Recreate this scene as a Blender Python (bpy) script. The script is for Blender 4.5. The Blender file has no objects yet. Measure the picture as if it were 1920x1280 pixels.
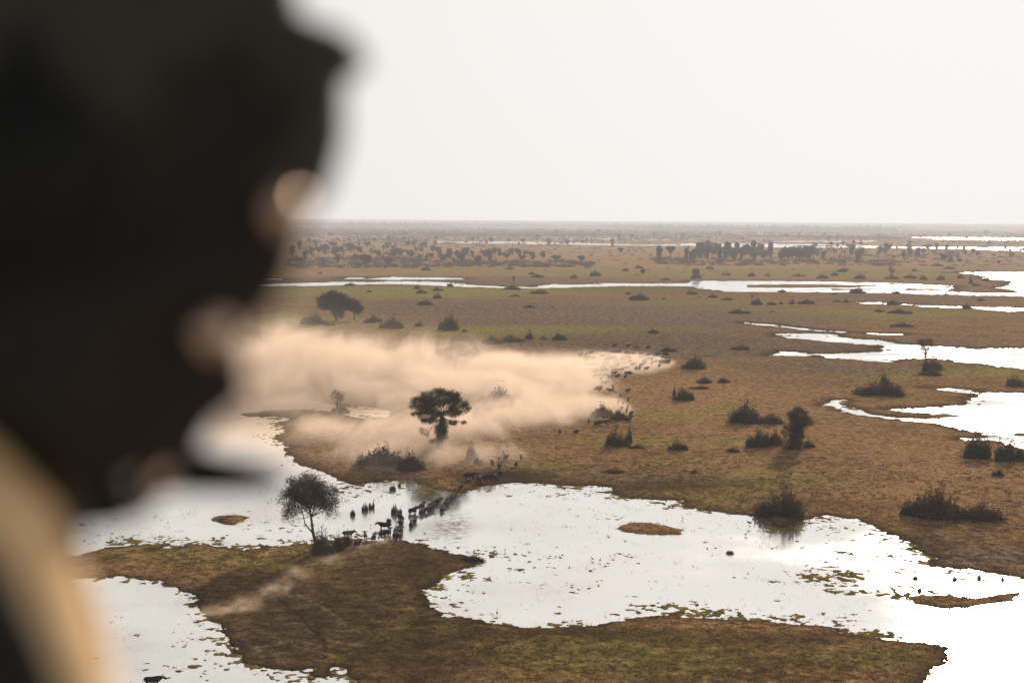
import bpy, bmesh, math, random
import numpy as np
from mathutils import Vector, Matrix, Quaternion

# ------------------------------------------------------------------ camera, world, sun, exposure
scene = bpy.context.scene
COL = scene.collection
H = 73.0                       # flying height of the aircraft
F = 50.0 / 36.0 * 1920.0       # focal length in pixels of the 1920 wide photograph
PITCH, ROLL, VH = math.atan((640 - 414.3) / F), 0.0075, 414.3
fwd = Vector((0, math.cos(PITCH), -math.sin(PITCH)))
r0 = Vector((1, 0, 0)); u0 = r0.cross(fwd)
rgt = r0 * math.cos(ROLL) + u0 * math.sin(ROLL)
upv = u0 * math.cos(ROLL) - r0 * math.sin(ROLL)
CAM = Vector((0, 0, H))
cd = bpy.data.cameras.new('camera'); cam = bpy.data.objects.new('camera', cd); COL.objects.link(cam)
cd.lens = 50.0; cd.sensor_width = 36.0; cd.clip_start = 0.05; cd.clip_end = 200000.0
m = Matrix((rgt, upv, -fwd)).transposed().to_4x4(); m.translation = CAM
cam.matrix_world = m
cd.dof.use_dof = True; cd.dof.focus_distance = 420.0; cd.dof.aperture_fstop = 2.1
scene.camera = cam

SUN_AZ, SUN_EL = math.radians(19.0), math.radians(17.5)
SUN_DIR = Vector((math.sin(SUN_AZ) * math.cos(SUN_EL), math.cos(SUN_AZ) * math.cos(SUN_EL), math.sin(SUN_EL)))
world = bpy.data.worlds.new('World'); scene.world = world; world.use_nodes = True
nt = world.node_tree; N = nt.nodes; L = nt.links; N.clear()
wo = N.new('ShaderNodeOutputWorld'); bg = N.new('ShaderNodeBackground'); sky = N.new('ShaderNodeTexSky')
sky.sky_type = 'NISHITA'; sky.sun_disc = False; sky.sun_elevation = SUN_EL; sky.sun_rotation = SUN_AZ
sky.altitude = 1000; sky.air_density = 1.0; sky.dust_density = 6.0; sky.ozone_density = 1.0
hs = N.new('ShaderNodeHueSaturation'); hs.inputs['Saturation'].default_value = 0.30; hs.inputs['Value'].default_value = 0.6
mx = N.new('ShaderNodeMix'); mx.data_type = 'RGBA'
mx.inputs['B'].default_value = (8.8, 8.62, 8.35, 1)          # dust haze veil near the horizon, before the 0.1 strength
tc = N.new('ShaderNodeTexCoord'); sep = N.new('ShaderNodeSeparateXYZ'); mr = N.new('ShaderNodeMapRange')
mr.inputs['From Min'].default_value = 0.26; mr.inputs['From Max'].default_value = 0.60
mr.inputs['To Min'].default_value = 1.0; mr.inputs['To Max'].default_value = 0.10
L.new(tc.outputs['Generated'], sep.inputs[0]); L.new(sep.outputs['Z'], mr.inputs['Value'])
L.new(mr.outputs[0], mx.inputs['Factor'])
dt = N.new('ShaderNodeVectorMath'); dt.operation = 'DOT_PRODUCT'; dt.inputs[1].default_value = tuple(SUN_DIR); L.new(tc.outputs['Generated'], dt.inputs[0])
gl = N.new('ShaderNodeMapRange'); gl.inputs['From Min'].default_value = .80; gl.inputs['From Max'].default_value = 1.0; L.new(dt.outputs['Value'], gl.inputs['Value'])
vc = N.new('ShaderNodeMix'); vc.data_type = 'RGBA'; vc.inputs['A'].default_value = (8.45, 8.2, 7.85, 1); vc.inputs['B'].default_value = (9.65, 9.45, 9.15, 1)
L.new(gl.outputs[0], vc.inputs['Factor']); L.new(vc.outputs['Result'], mx.inputs['B'])
L.new(sky.outputs[0], hs.inputs['Color']); L.new(hs.outputs[0], mx.inputs['A'])
L.new(mx.outputs['Result'], bg.inputs['Color']); bg.inputs['Strength'].default_value = 0.10
L.new(bg.outputs[0], wo.inputs['Surface'])

sd = bpy.data.lights.new('sun', 'SUN'); sun = bpy.data.objects.new('sun', sd); COL.objects.link(sun)
sd.energy = 5.0; sd.angle = math.radians(0.5); sd.color = (1.0, 0.83, 0.66)
sun.rotation_euler = (-SUN_DIR).to_track_quat('-Z', 'Y').to_euler(); sun.location = (0, 0, 300)

scene.view_settings.view_transform = 'Standard'
try: scene.view_settings.look = 'None'
except Exception: pass
scene.view_settings.exposure = 0.0; scene.view_settings.gamma = 1.0
scene.render.engine = 'CYCLES'
scene.cycles.volume_bounces = 2; scene.cycles.max_bounces = 8; scene.cycles.transparent_max_bounces = 8
scene.cycles.volume_step_rate = 1.0; scene.cycles.volume_max_steps = 256
scene.cycles.use_denoising = True

# ------------------------------------------------------------------ helpers
rng = np.random.default_rng(7); random.seed(7)

def ray(u, v):
    return fwd + rgt * ((u - 960) / F) - upv * ((v - 640) / F)
def G(u, v):                                   # ground point seen at a spot of the photograph
    d = ray(u, v); t = H / max(-d.z, 1e-5)
    return CAM + d * t
def P(u, v, d):                                # point at forward depth d (for the things inside the aircraft)
    return CAM + ray(u, v) * d
def mpp(u, v):                                 # metres per photo pixel at that ground spot
    return (G(u, v) - CAM).dot(fwd) / F

def tag(o, label=None, cat=None, group=None, kind=None):
    if label: o['label'] = label
    if cat: o['category'] = cat
    if group: o['group'] = group
    if kind: o['kind'] = kind
    return o
def link(o, parent=None):
    COL.objects.link(o)
    if parent is not None: o.parent = parent
    return o
def empty(name, loc=(0, 0, 0), rz=0.0):
    o = bpy.data.objects.new(name, None); o.empty_display_size = 0.5; COL.objects.link(o)
    o.location = loc; o.rotation_euler = (0, 0, rz); return o
def copy_tree(o, parent=None):
    c = o.copy(); COL.objects.link(c)
    if parent is not None: c.parent = parent
    for ch in o.children: copy_tree(ch, c)
    return c

def mesh_np(name, verts, faces, mat, smooth=True):
    """verts (n,3); faces (m,k) all the same k, or a list of such arrays"""
    me = bpy.data.meshes.new(name)
    fl = faces if isinstance(faces, list) else [faces]
    fl = [np.asarray(f, dtype=np.int64) for f in fl if len(f)]
    verts = np.asarray(verts, dtype=np.float32)
    me.vertices.add(len(verts)); me.vertices.foreach_set('co', verts.ravel())
    nl = sum(f.size for f in fl); npoly = sum(len(f) for f in fl)
    me.loops.add(nl); me.polygons.add(npoly)
    me.loops.foreach_set('vertex_index', np.concatenate([f.ravel() for f in fl]).astype(np.int32))
    tot = np.concatenate([np.full(len(f), f.shape[1]) for f in fl])
    st = np.concatenate([[0], np.cumsum(tot)[:-1]])
    me.polygons.foreach_set('loop_start', st.astype(np.int32))
    try: me.polygons.foreach_set('loop_total', tot.astype(np.int32))
    except Exception: pass
    if smooth: me.polygons.foreach_set('use_smooth', np.ones(npoly, dtype=bool))
    me.update(calc_edges=True); me.validate()
    if mat: me.materials.append(mat)
    return me

class Geo:
    """collects tubes, leaves and quads as arrays"""
    def __init__(s): s.v = []; s.q = []; s.t = []; s.n = 0
    def add(s, v, q=None, t=None):
        v = np.asarray(v, float)
        if q is not None and len(q): s.q.append(np.asarray(q) + s.n)
        if t is not None and len(t): s.t.append(np.asarray(t) + s.n)
        s.v.append(v); s.n += len(v)
    def tube(s, pts, rad, seg=6, squash=None):
        pts = [Vector(p) for p in pts]; n = len(pts); ring = []
        up = Vector((0, 0, 1)); t0 = (pts[1] - pts[0]).normalized()
        a = t0.orthogonal().normalized() if abs(t0.z) > .95 else t0.cross(up).normalized()
        P_, R_ = [], []
        for i, p in enumerate(pts):
            t = (pts[min(i + 1, n - 1)] - pts[max(i - 1, 0)]).normalized()
            a = (a - t * a.dot(t)).normalized(); b = t.cross(a)
            for k in range(seg):
                th = 2 * math.pi * k / seg
                sa, sb = (squash if squash else (1, 1))
                ring.append(p + a * (math.cos(th) * rad[i] * sa) + b * (math.sin(th) * rad[i] * sb))
        q = []
        for i in range(n - 1):
            for k in range(seg):
                k2 = (k + 1) % seg
                q.append((i * seg + k, i * seg + k2, (i + 1) * seg + k2, (i + 1) * seg + k))
        c0, c1 = len(ring), len(ring) + 1
        t0v = (pts[0] - pts[1]).normalized(); t1v = (pts[-1] - pts[-2]).normalized()
        ring.append(pts[0] + t0v * rad[0] * .6); ring.append(pts[-1] + t1v * rad[-1] * .6)
        t = []
        for k in range(seg):
            k2 = (k + 1) % seg
            t.append((c0, k2, k)); t.append((c1, (n - 1) * seg + k, (n - 1) * seg + k2))
        s.add([tuple(p) for p in ring], q, t)
    def leaves(s, c, size, rg, flat=0.0, aspect=.55):
        """c: (n,3) leaf centres, one quad each, random orientation"""
        n = len(c)
        if n == 0: return
        a = rg.normal(size=(n, 3)); a[:, 2] *= (1 - flat); a /= np.linalg.norm(a, axis=1)[:, None] + 1e-9
        b = rg.normal(size=(n, 3)); b -= a * (a * b).sum(1)[:, None]; b /= np.linalg.norm(b, axis=1)[:, None] + 1e-9
        sz = size * rg.uniform(.6, 1.35, n)[:, None]
        a = a * sz * .5; b = b * sz * .5 * aspect
        v = np.stack([c - a - b * .3, c - b, c + a + b * .2, c + b], 1).reshape(-1, 3)
        s.add(v, np.arange(4 * n).reshape(-1, 4))
    def mesh(s, name, mat, smooth=True):
        v = np.concatenate(s.v) if s.v else np.zeros((0, 3))
        f = []
        if s.q: f.append(np.concatenate(s.q))
        if s.t: f.append(np.concatenate(s.t))
        return mesh_np(name, v, f, mat, smooth)
    def build(s, name, mat, parent=None, smooth=True):
        return link(bpy.data.objects.new(name, s.mesh(name, mat, smooth)), parent)

def remesh(me, voxel, smooth_it=2):
    """melts joined tubes into one continuous skin"""
    o = bpy.data.objects.new('tmp', me); COL.objects.link(o)
    r = o.modifiers.new('r', 'REMESH'); r.mode = 'VOXEL'; r.voxel_size = voxel; r.use_smooth_shade = True
    if smooth_it:
        sm = o.modifiers.new('s', 'SMOOTH'); sm.iterations = smooth_it; sm.factor = .5
    dg = bpy.context.evaluated_depsgraph_get()
    out = bpy.data.meshes.new_from_object(o.evaluated_get(dg))
    mats = list(me.materials)
    bpy.data.objects.remove(o)
    out.materials.clear()
    for mm in mats: out.materials.append(mm)
    return out

# value noise in numpy
def vn(x, y, seed=0):
    xi = np.floor(x).astype(np.int64); yi = np.floor(y).astype(np.int64)
    fx = x - xi; fy = y - yi; fx = fx * fx * (3 - 2 * fx); fy = fy * fy * (3 - 2 * fy)
    def h(a, b):
        k = (a * 374761393 + b * 668265263 + seed * 974711) & 0x7fffffff
        k = ((k ^ (k >> 13)) * 1274126177) & 0x7fffffff
        return ((k ^ (k >> 16)) & 0xffff) / 65535.0
    return (h(xi, yi) * (1 - fx) + h(xi + 1, yi) * fx) * (1 - fy) + (h(xi, yi + 1) * (1 - fx) + h(xi + 1, yi + 1) * fx) * fy
def fbm(x, y, seed=0, oct=3, gain=.5):
    s = 0; a = 1; t = 0
    for i in range(oct):
        s = s + a * (vn(x * 2 ** i + 17.3 * i, y * 2 ** i - 9.1 * i, seed + i) - .5); t += a; a *= gain
    return s / t * 2           # about -1..1

# ------------------------------------------------------------------ materials
def mat(name):
    mm = bpy.data.materials.new(name); mm.use_nodes = True
    n = mm.node_tree.nodes; p = n.get('Principled BSDF') or n.new('ShaderNodeBsdfPrincipled')
    return mm, n, mm.node_tree.links, p
def simple(name, col, rough=.8, metal=0.0, var=.25, scale=20.0, bump=0.0, spec=.3):
    mm, n, l, p = mat(name)
    tcn = n.new('ShaderNodeTexCoord'); nz = n.new('ShaderNodeTexNoise'); nz.inputs['Scale'].default_value = scale; nz.inputs['Detail'].default_value = 4
    rp = n.new('ShaderNodeValToRGB')
    rp.color_ramp.elements[0].position = .3; rp.color_ramp.elements[1].position = .7
    rp.color_ramp.elements[0].color = tuple(c * (1 - var) for c in col) + (1,)
    rp.color_ramp.elements[1].color = tuple(min(1, c * (1 + var)) for c in col) + (1,)
    l.new(tcn.outputs['Object'], nz.inputs['Vector']); l.new(nz.outputs['Fac'], rp.inputs['Fac']); l.new(rp.outputs['Color'], p.inputs['Base Color'])
    p.inputs['Roughness'].default_value = rough; p.inputs['Metallic'].default_value = metal
    p.inputs['Specular IOR Level'].default_value = spec
    if bump:
        b = n.new('ShaderNodeBump'); b.inputs['Strength'].default_value = bump; b.inputs['Distance'].default_value = .02
        l.new(nz.outputs['Fac'], b.inputs['Height']); l.new(b.outputs[0], p.inputs['Normal'])
    return mm
def leafmat(name, c0, c1, trans=.25, scale=.6):
    mm, n, l, p = mat(name); n.remove(p)
    out = n.get('Material Output')
    geo = n.new('ShaderNodeNewGeometry'); tcn = n.new('ShaderNodeTexCoord'); nz = n.new('ShaderNodeTexNoise'); nz.inputs['Scale'].default_value = scale
    l.new(tcn.outputs['Object'], nz.inputs['Vector'])
    ad = n.new('ShaderNodeMath'); ad.operation = 'ADD'
    ml = n.new('ShaderNodeMath'); ml.operation = 'MULTIPLY'; ml.inputs[1].default_value = .5
    l.new(geo.outputs['Random Per Island'], ml.inputs[0]); l.new(ml.outputs[0], ad.inputs[0])
    m2 = n.new('ShaderNodeMath'); m2.operation = 'MULTIPLY_ADD'; m2.inputs[1].default_value = 1.2; m2.inputs[2].default_value = -.35
    l.new(nz.outputs['Fac'], m2.inputs[0]); l.new(m2.outputs[0], ad.inputs[1])
    mc = n.new('ShaderNodeMix'); mc.data_type = 'RGBA'; mc.inputs['A'].default_value = c0 + (1,); mc.inputs['B'].default_value = c1 + (1,)
    l.new(ad.outputs[0], mc.inputs['Factor'])
    df = n.new('ShaderNodeBsdfDiffuse'); tr = n.new('ShaderNodeBsdfTranslucent'); ms = n.new('ShaderNodeMixShader'); ms.inputs[0].default_value = trans
    l.new(mc.outputs['Result'], df.inputs['Color']); l.new(mc.outputs['Result'], tr.inputs['Color'])
    l.new(df.outputs[0], ms.inputs[1]); l.new(tr.outputs[0], ms.inputs[2]); l.new(ms.outputs[0], out.inputs['Surface'])
    return mm

M_bark = simple('bark', (.055, .042, .032), .9, var=.35, scale=3, bump=.4)
M_leaf = leafmat('leaf_dark', (.046, .037, .023), (.115, .090, .050), .32)
M_leaf_g = leafmat('leaf_green', (.044, .046, .023), (.11, .105, .046), .28)
M_leaf_b = leafmat('leaf_brown', (.058, .042, .027), (.14, .098, .058), .32)
M_leaf_dry = leafmat('leaf_dry', (.075, .055, .034), (.17, .12, .07), .3)
M_buff = simple('buffalo_hide', (.020, .014, .010), .85, var=.4, scale=4, spec=.08)
M_buff_b = simple('buffalo_hide_dusty', (.10, .068, .046), .8, var=.3, scale=3)
M_horn = simple('horn', (.06, .05, .042), .45, var=.2, scale=10)

# ------------------------------------------------------------------ ground and water
W = {}
W['main'] = [(-500,735),(300,735),(440,737),(494,741),(547,744),(600,752),(647,763),(681,763),(731,772),(728,782),(656,782),(619,773),(587,768),(509,770),(462,777),
 (470,780),(531,781),(547,785),(516,795),(534,806),(516,822),(537,838),(534,852),(566,873),(592,882),(637,898),(660,911),(725,900),(778,903),(809,917),(872,924),(895,914),(920,909),
 (950,905),(1000,905),(1050,910),(1100,911),(1145,914),(1152,923),(1180,935),(1230,934),(1270,939),(1310,955),(1360,961),(1420,967),(1452,986),(1466,990),(1510,975),(1545,966),(1600,974),(1640,985),
 (1665,1000),(1690,1015),(1732,1034),(1742,1048),(1715,1056),(1770,1064),(1860,1072),(1920,1082),(2200,1100),(2200,1330),(1690,1330),(1722,1285),(1745,1262),(1768,1240),(1775,1226),(1764,1214),
 (1726,1205),(1664,1201),(1645,1195),(1580,1186),(1567,1180),(1492,1172),(1439,1164),(1320,1157),(1233,1155),(1180,1161),(1117,1174),(1055,1179),(1005,1178),(967,1174),(905,1166),(874,1158),(827,1149),
 (799,1127),(792,1105),(824,1087),(852,1070),(884,1058),(889,1046),(852,1038),(820,1030),(790,1021),(757,1016),(727,1013),(677,1014),(660,1010),(615,1013),(575,1017),(520,1019),(480,1026),(455,1028),(441,1022),(414,1022),
 (394,1014),(367,1019),(329,1025),(289,1032),(326,1019),(251,1020),(194,1029),(150,1041),(-500,1060)]
W['left'] = [(-500,1085),(150,1085),(228,1081),(292,1088),(319,1097),(360,1110),(367,1129),(380,1149),(407,1173),(424,1187),(436,1203),(431,1213),(451,1230),(457,1242),(509,1254),(546,1257),(582,1256),(582,1274),
 (622,1267),(628,1252),(648,1261),(658,1283),(650,1340),(-500,1340)]
W['streak_left'] = [(-100,1062),(150,1054),(197,1047),(197,1050),(150,1058),(-100,1070)]
W['slit'] = [(771,1254),(776,1255),(777,1278),(770,1279)]
W['creek_dust'] = [(653,745),(700,741),(753,736),(753,738.5),(700,744),(653,749)]
W['right'] = [(1539,760),(1564,749),(1589,749),(1596,752),(1575,757),(1591,764),(1616,771),(1634,777),(1680,782),(1740,783.5),(1757,783),(1735,775),(1700,771),(1667,768),(1726,765),(1814,759),(1820,749),(1836,740),(1851,737),(1920,737),(2300,735),
 (2300,865),(1980,852),(1914,841),(1864,826),(1804,825),(1806,822),(1864,818),(1832,810),(1789,803),(1751,793),(1695,789),(1648,783),(1604,777),(1579,768)]
W['right_top'] = [(1742,727),(1775,727),(1826,731),(1832,737),(1801,736.5),(1770,732)]
W['streak_a'] = [(1400,604.5),(1413,606.5),(1454,608.5),(1500,614),(1533,618),(1590,622),(1585,624),(1500,619),(1454,613),(1413,609)]
W['streak_b'] = [(1460,626),(1487,625),(1557,626),(1565,632),(1644,637),(1673,643),(1706,647),(1752,649),(1833,653),(1920,652),(2300,652),(2300,695),(1920,691),(1860,686),(1806,679),(1741,671),(1722,672),(1692,674),(1665,679),
 (1630,677),(1546,670),(1535,666),(1508,667),(1438,666.5),(1462,658),(1508,662),(1541,663),(1590,662),(1649,659),(1644,653),(1654,649),(1644,647),(1552,641),(1514,636),(1481,634)]
W['streak_c'] = [(1619,624),(1660,625.5),(1692,626.5),(1692,628),(1660,628),(1625,626)]
W['river'] = [(456,533),(550,531),(644,528),(700,529),(728,527),(831,528),(875,533),(950,537),(994,538),(1040,533),(1100,533),(1137,530.5),(1206,531),(1284,531),(1300,526),(1400,526.5),(1535,527),(1671,529.5),(1779,536),(1786,542),(1784,548.5),
 (1915,549),(1877,540),(1901,528),(1920,526),(1850,524),(1844,519),(1820,514),(1785,512),(1833,509.5),(1920,509.5),(2400,508),(2400,556),(1920,556),(1779,553),(1684,551),(1535,548),(1500,548),(1369,547),(1322,542),(1290,537),(1181,536),(1100,538),(1075,539.5),(994,541),(900,539),
 (853,538),(806,535),(731,532.5),(669,533.5),(587,536),(456,537)]
W['river_a'] = [(641,520.5),(684,519.5),(686,523),(641,523)]
W['river_b'] = [(694,521.5),(737,519),(866,521),(866,524),(737,525),(694,524)]
W['river_c'] = [(466,520),(534,523),(534,525),(466,524)]
W['river_d'] = [(330,555),(409,556),(436,557),(436,558.5),(330,558.5)]
W['streak_g'] = [(1587,566.5),(1657,567.5),(1692,569.5),(1801,574),(1920,577),(2300,580),(2300,592),(1920,585),(1822,579.5),(1698,572.5),(1610,569)]
W['far_a'] = [(745,454),(800,452),(860,452.5),(990,453),(1100,455),(1240,457),(1300,455),(1330,458),(1300,461.5),(1130,460),(1000,458),(860,456)]
W['far_b'] = [(1240,457),(1400,456),(1603,459),(1706,462.5),(1920,464),(2400,462),(2400,474),(1920,471),(1800,467),(1600,465),(1450,464),(1300,462)]
W['far_c'] = [(990,448.6),(1140,446.8),(1180,448.5),(1050,450.6)]
W['far_d'] = [(1700,444.5),(1836,445),(1920,446),(2400,446),(2400,452),(1912,451),(1741,449)]
W['far_e'] = [(1180,449),(1300,449.4),(1300,450.8),(1180,450.5)]
W['far_f'] = [(560,449.5),(690,447.5),(690,448.8),(560,451)]
W['far_g'] = [(1420,452),(1640,451.4),(1640,453.2),(1420,453.8)]

us = np.concatenate([np.linspace(-9000, -2600, 10), np.linspace(-2200, -160, 30), np.arange(-120, 2045, 1.5), np.linspace(2090, 4200, 30), np.linspace(4600, 11000, 10)])
vs = np.concatenate([VH + np.geomspace(3.2, 24, 80), np.arange(VH + 24.6, 640, .75), np.arange(640, 960, .95), np.arange(960, 1320, 1.05), np.geomspace(1325, 4200, 60)])
UU, V0 = np.meshgrid(us, vs)
VV = V0 + ROLL * (UU - 960)                          # rows run parallel to the tilted horizon
fx_, fy_, fz_ = fwd; rx_, ry_, rz_ = rgt; ux_, uy_, uz_ = upv
A_ = (UU - 960) / F; B_ = (VV - 640) / F
dz = np.minimum(fz_ + A_ * rz_ - B_ * uz_, -H / 60000)
T = H / -dz
GX = (fx_ + A_ * rx_ - B_ * ux_) * T; GY = (fy_ + A_ * ry_ - B_ * uy_) * T

def inside_and_dist(px, py, poly):
    x = np.asarray([p[0] for p in poly]); y = np.asarray([p[1] for p in poly])
    ins = np.zeros(px.shape, bool); d2 = np.full(px.shape, 1e18)
    n = len(x)
    for i in range(n):
        x1, y1, x2, y2 = x[i], y[i], x[(i + 1) % n], y[(i + 1) % n]
        c = ((y1 > py) != (y2 > py))
        if y2 != y1:
            ins ^= c & (px < (x2 - x1) * (py - y1) / (y2 - y1) + x1)
        ex, ey = x2 - x1, y2 - y1; l2 = ex * ex + ey * ey + 1e-12
        t = np.clip(((px - x1) * ex + (py - y1) * ey) / l2, 0, 1)
        d2 = np.minimum(d2, (px - x1 - t * ex) ** 2 + (py - y1 - t * ey) ** 2)
    return ins, np.sqrt(d2)

# signed distance to the nearest shore in metres: + on land, - over water
SDF = np.full(UU.shape, 60.0) * np.maximum(GY / 340, .6)
for k, poly in W.items():
    pv = [p[1] - ROLL * (p[0] - 960) for p in poly]; pu = [p[0] for p in poly]
    dv = max(6, (max(min(pv), 430) - VH) * .12)
    r_ = (vs > min(pv) - dv) & (vs < max(pv) + dv * 2.2); c_ = (us > min(pu) - 130) & (us < max(pu) + 130)
    ri, ci = np.where(r_)[0], np.where(c_)[0]
    if not len(ri) or not len(ci): continue
    sl = np.ix_(ri, ci)
    wp = [tuple(G(a, b))[:2] for a, b in poly]
    ins, d = inside_and_dist(GX[sl], GY[sl], wp)
    SDF[sl] = np.minimum(SDF[sl], np.where(ins, -d, d))

sc_ = np.maximum(GY / 330, .7)                       # ragged detail grows with distance so it stays a few pixels
def nz(s, seed, o=3): return fbm(GX / (s), GY / (s), seed, o)
lev = np.clip(np.log2(sc_), 0, 4)
def nzs(base, seed, o=3):                             # noise whose wavelength follows the distance in octave steps
    l0 = np.floor(lev); w = lev - l0; out = 0
    for k in range(0, 6):
        mk = np.where(l0 == k, 1 - w, np.where(l0 + 1 == k, w, 0))
        if not (mk > 0).any(): continue
        out = out + mk * fbm(GX / (base * 2 ** k), GY / (base * 2 ** k), seed + 13 * k, o)
    return out
ragged = 2.2 * nzs(9, 3, 3) + 1.7 * nzs(2.8, 5, 3) + 1.1 * nzs(1.1, 6, 2)
sdf = SDF + ragged * sc_ * np.clip(1.3 - np.abs(SDF) / (14 * sc_), .15, 1)

# weed and mud patches standing in the shallow water
def blob(cx, cy, ru, rv):
    return np.exp(-(((UU - cx) / ru) ** 2 + ((VV - cy) / rv) ** 2))
weed = np.zeros_like(UU)
for (a, b, ru, rv, s) in [(1560,1080,80,28,.72),(1700,1110,90,16,.62),(1590,1045,60,16,.4),(1800,1125,60,12,.8),(880,1075,70,18,.30),(960,1035,120,12,.34),(1020,1085,120,25,.22),(1120,965,70,18,.25),
        (1260,1140,90,12,.55),(1330,1148,60,8,.6),(850,1110,40,30,.30),(700,925,90,22,.36),(800,925,50,16,.50),(1500,1000,120,22,.26),(1660,1050,70,25,.34),(620,920,50,20,.3),(240,1010,70,8,.5),(560,990,90,12,.26),
        (400,1235,70,30,.30),(470,1240,40,14,.5),(1080,925,120,10,.4),(1250,950,70,10,.4),(1500,1160,150,10,.45),(1640,1190,60,10,.5),(560,1270,90,14,.5),(1850,1090,70,10,.4),(1150,1050,60,12,.25),(1780,665,120,14,.30),(1880,640,80,20,.3),(1600,545,200,5,.2)]:
    weed = np.maximum(weed, s * blob(a, b, ru, rv))
near_shore = np.clip(1 + SDF / (10 * sc_), 0, 1)
wn = nzs(3.0, 21, 3) * .60 + nzs(1.05, 33, 2) * .72
patch = wn - (.66 - .98 * weed - .56 * near_shore ** 1.5)
isl = np.full(UU.shape, -9.0)
for poly in ([(1153,991),(1165,984),(1190,979),(1215,980),(1250,985),(1277,993),(1276,1001),(1240,1003),(1190,999),(1165,997)],
             [(394,973),(410,968),(445,966),(470,969),(465,974),(440,984),(420,983),(400,978)],
             [(1700,1118),(1760,1116),(1830,1120),(1880,1112),(1920,1108),(1900,1126),(1820,1138),(1770,1140),(1720,1132)],
             [(1739,779),(1770,776),(1800,781),(1760,783)],[(1895,813),(1925,810),(1925,818),(1900,817)],
             [(1400,534),(1500,533),(1640,535.5),(1600,539),(1480,539.5),(1400,539)],[(1700,541),(1780,543),(1690,545)],[(1560,541.5),(1640,543),(1560,544.5)],
             [(1100,455.8),(1300,457.5),(1200,459)],[(1500,459.4),(1640,461),(1480,462)],[(1700,446),(1800,447.4),(1720,448.2)]):
    wp = [tuple(G(a, b))[:2] for a, b in poly]
    pv = [p[1] - ROLL * (p[0] - 960) for p in poly]; pu = [p[0] for p in poly]
    ri = np.where((vs > min(pv) - 9) & (vs < max(pv) + 9))[0]; ci = np.where((us > min(pu) - 40) & (us < max(pu) + 40))[0]
    sl = np.ix_(ri, ci); ins, d = inside_and_dist(GX[sl], GY[sl], wp)
    isl[sl] = np.maximum(isl[sl], np.where(ins, d, -d))
isl = isl + .5 * ragged * np.where(isl > -6, 1, 0) * np.minimum(sc_, 3)
weed_h = np.where(sdf < 0, patch, -1)
Z = np.where(sdf > 0, .10 + np.clip(sdf * .05, 0, .35), np.maximum(np.clip(sdf * .12, -.5, -.02), np.clip(weed_h * .6, -.5, .06)))
Z = np.where(sdf < .6, np.clip(sdf * .25, -.5, .13) , Z); Z = np.where(sdf < 0, np.maximum(np.clip(sdf * .25, -.5, 0), np.clip(weed_h * .6, -.5, .07)), Z)
Z = np.maximum(Z, np.clip(isl * .3, -.5, .45))
land = Z > 0.0
nearf = np.clip(1.5 - GY / 900, .0, 1)
tuft = np.clip(vn(GX / .55, GY / .9, 77) - .62, 0, 1) * 1.3 + np.clip(vn(GX / 1.6, GY / 2.2, 78) - .6, 0, 1) * .9
Z = np.where(land & (sdf > .2), Z + (.10 * fbm(GX / 7, GY / 7, 51, 3) + .16 * tuft * np.clip(sdf / 3, 0, 1)) * nearf, Z)
Z = np.where(land, np.maximum(Z, .02), Z)

# --- ground colour zones (kinds of grass and soil), stored on the mesh
def zone(lst, warp=1.0):
    o = np.zeros_like(UU)
    wu = UU + 45 * warp * nzs(40, 91, 3); wv = VV + (VV - VH) * .045 * warp * nzs(26, 92, 3)
    for (a, b, ru, rv, s) in lst:
        q = ((wu - a) / ru) ** 2 + ((wv - b) / rv) ** 2
        o = np.maximum(o, s * np.exp(-q ** 1.6))
    return o
green = zone([(780,547,400,11,1.3),(1500,588,420,9,.9),(640,545,200,9,1.2),(1000,622,260,13,1.1),(560,608,160,10,1.1),(1150,545,200,6,.6),(1240,572,260,9,.8),(1060,626,200,13,.9),(900,618,150,10,.6),(1590,590,210,12,1),(1350,512,500,9,.8),(1750,515,200,8,.6),(600,606,150,9,.8),(1750,700,190,14,1.1),(1000,508,300,7,.5),
 (600,1030,60,14,1),(1250,783,110,9,.8),(1180,830,110,12,.8),(1370,690,60,6,.4),(1380,770,60,10,.7),(1390,825,60,9,.8),(1260,662,50,6,.7),(1450,900,150,20,.5),(1320,930,120,16,.4),(1150,1230,330,40,.7),(1600,1240,120,25,.45),(720,1180,160,60,.45),(480,1060,150,18,.55),(340,1050,160,14,.5),
 (1560,910,90,10,.5),(1300,870,120,10,.4),(1000,880,60,12,.6),(1700,750,60,8,.5),(1180,1190,200,20,.5),(930,1200,120,25,.3)])
burnt = zone([(1000,580,420,17,.9),(1250,600,300,22,.9),(1000,602,260,10,1.0),(1250,650,330,28,.8),(1500,600,120,10,.6),(1560,650,150,12,.8),(1600,690,220,14,.9),(800,575,150,12,.7),(1700,640,220,10,.7),(700,525,200,8,.6),(1000,525,200,6,.7),(1700,560,220,7,.6),(1850,1050,140,26,.9),
 (1500,720,120,12,.5),(1750,1030,80,25,.5),(560,1170,120,35,.9),(500,1210,90,30,.9),(1200,890,160,12,.4),(1650,800,120,20,.25)])
wet = np.clip(1 - np.abs(sdf) / (4.5 * sc_), 0, 1) * np.where(sdf > -2, 1, 0)
wet = np.maximum(wet, zone([(960,900,90,14,1),(860,1050,60,20,.9),(780,1060,90,30,.7),(560,1140,190,60,.45),(760,1230,140,50,.6),(1100,1185,300,16,.8),(1480,1190,140,16,.7),(820,1120,60,50,.6),(1690,1040,60,30,.6),(1560,955,200,14,.4),(640,1060,120,30,.3),(1200,905,220,9,.7)]) * .9)
wet = np.where(isl > .2, 0, wet)
weedc = np.where((sdf < 0) & (isl < .2), 1.0, 0.0)
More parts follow.
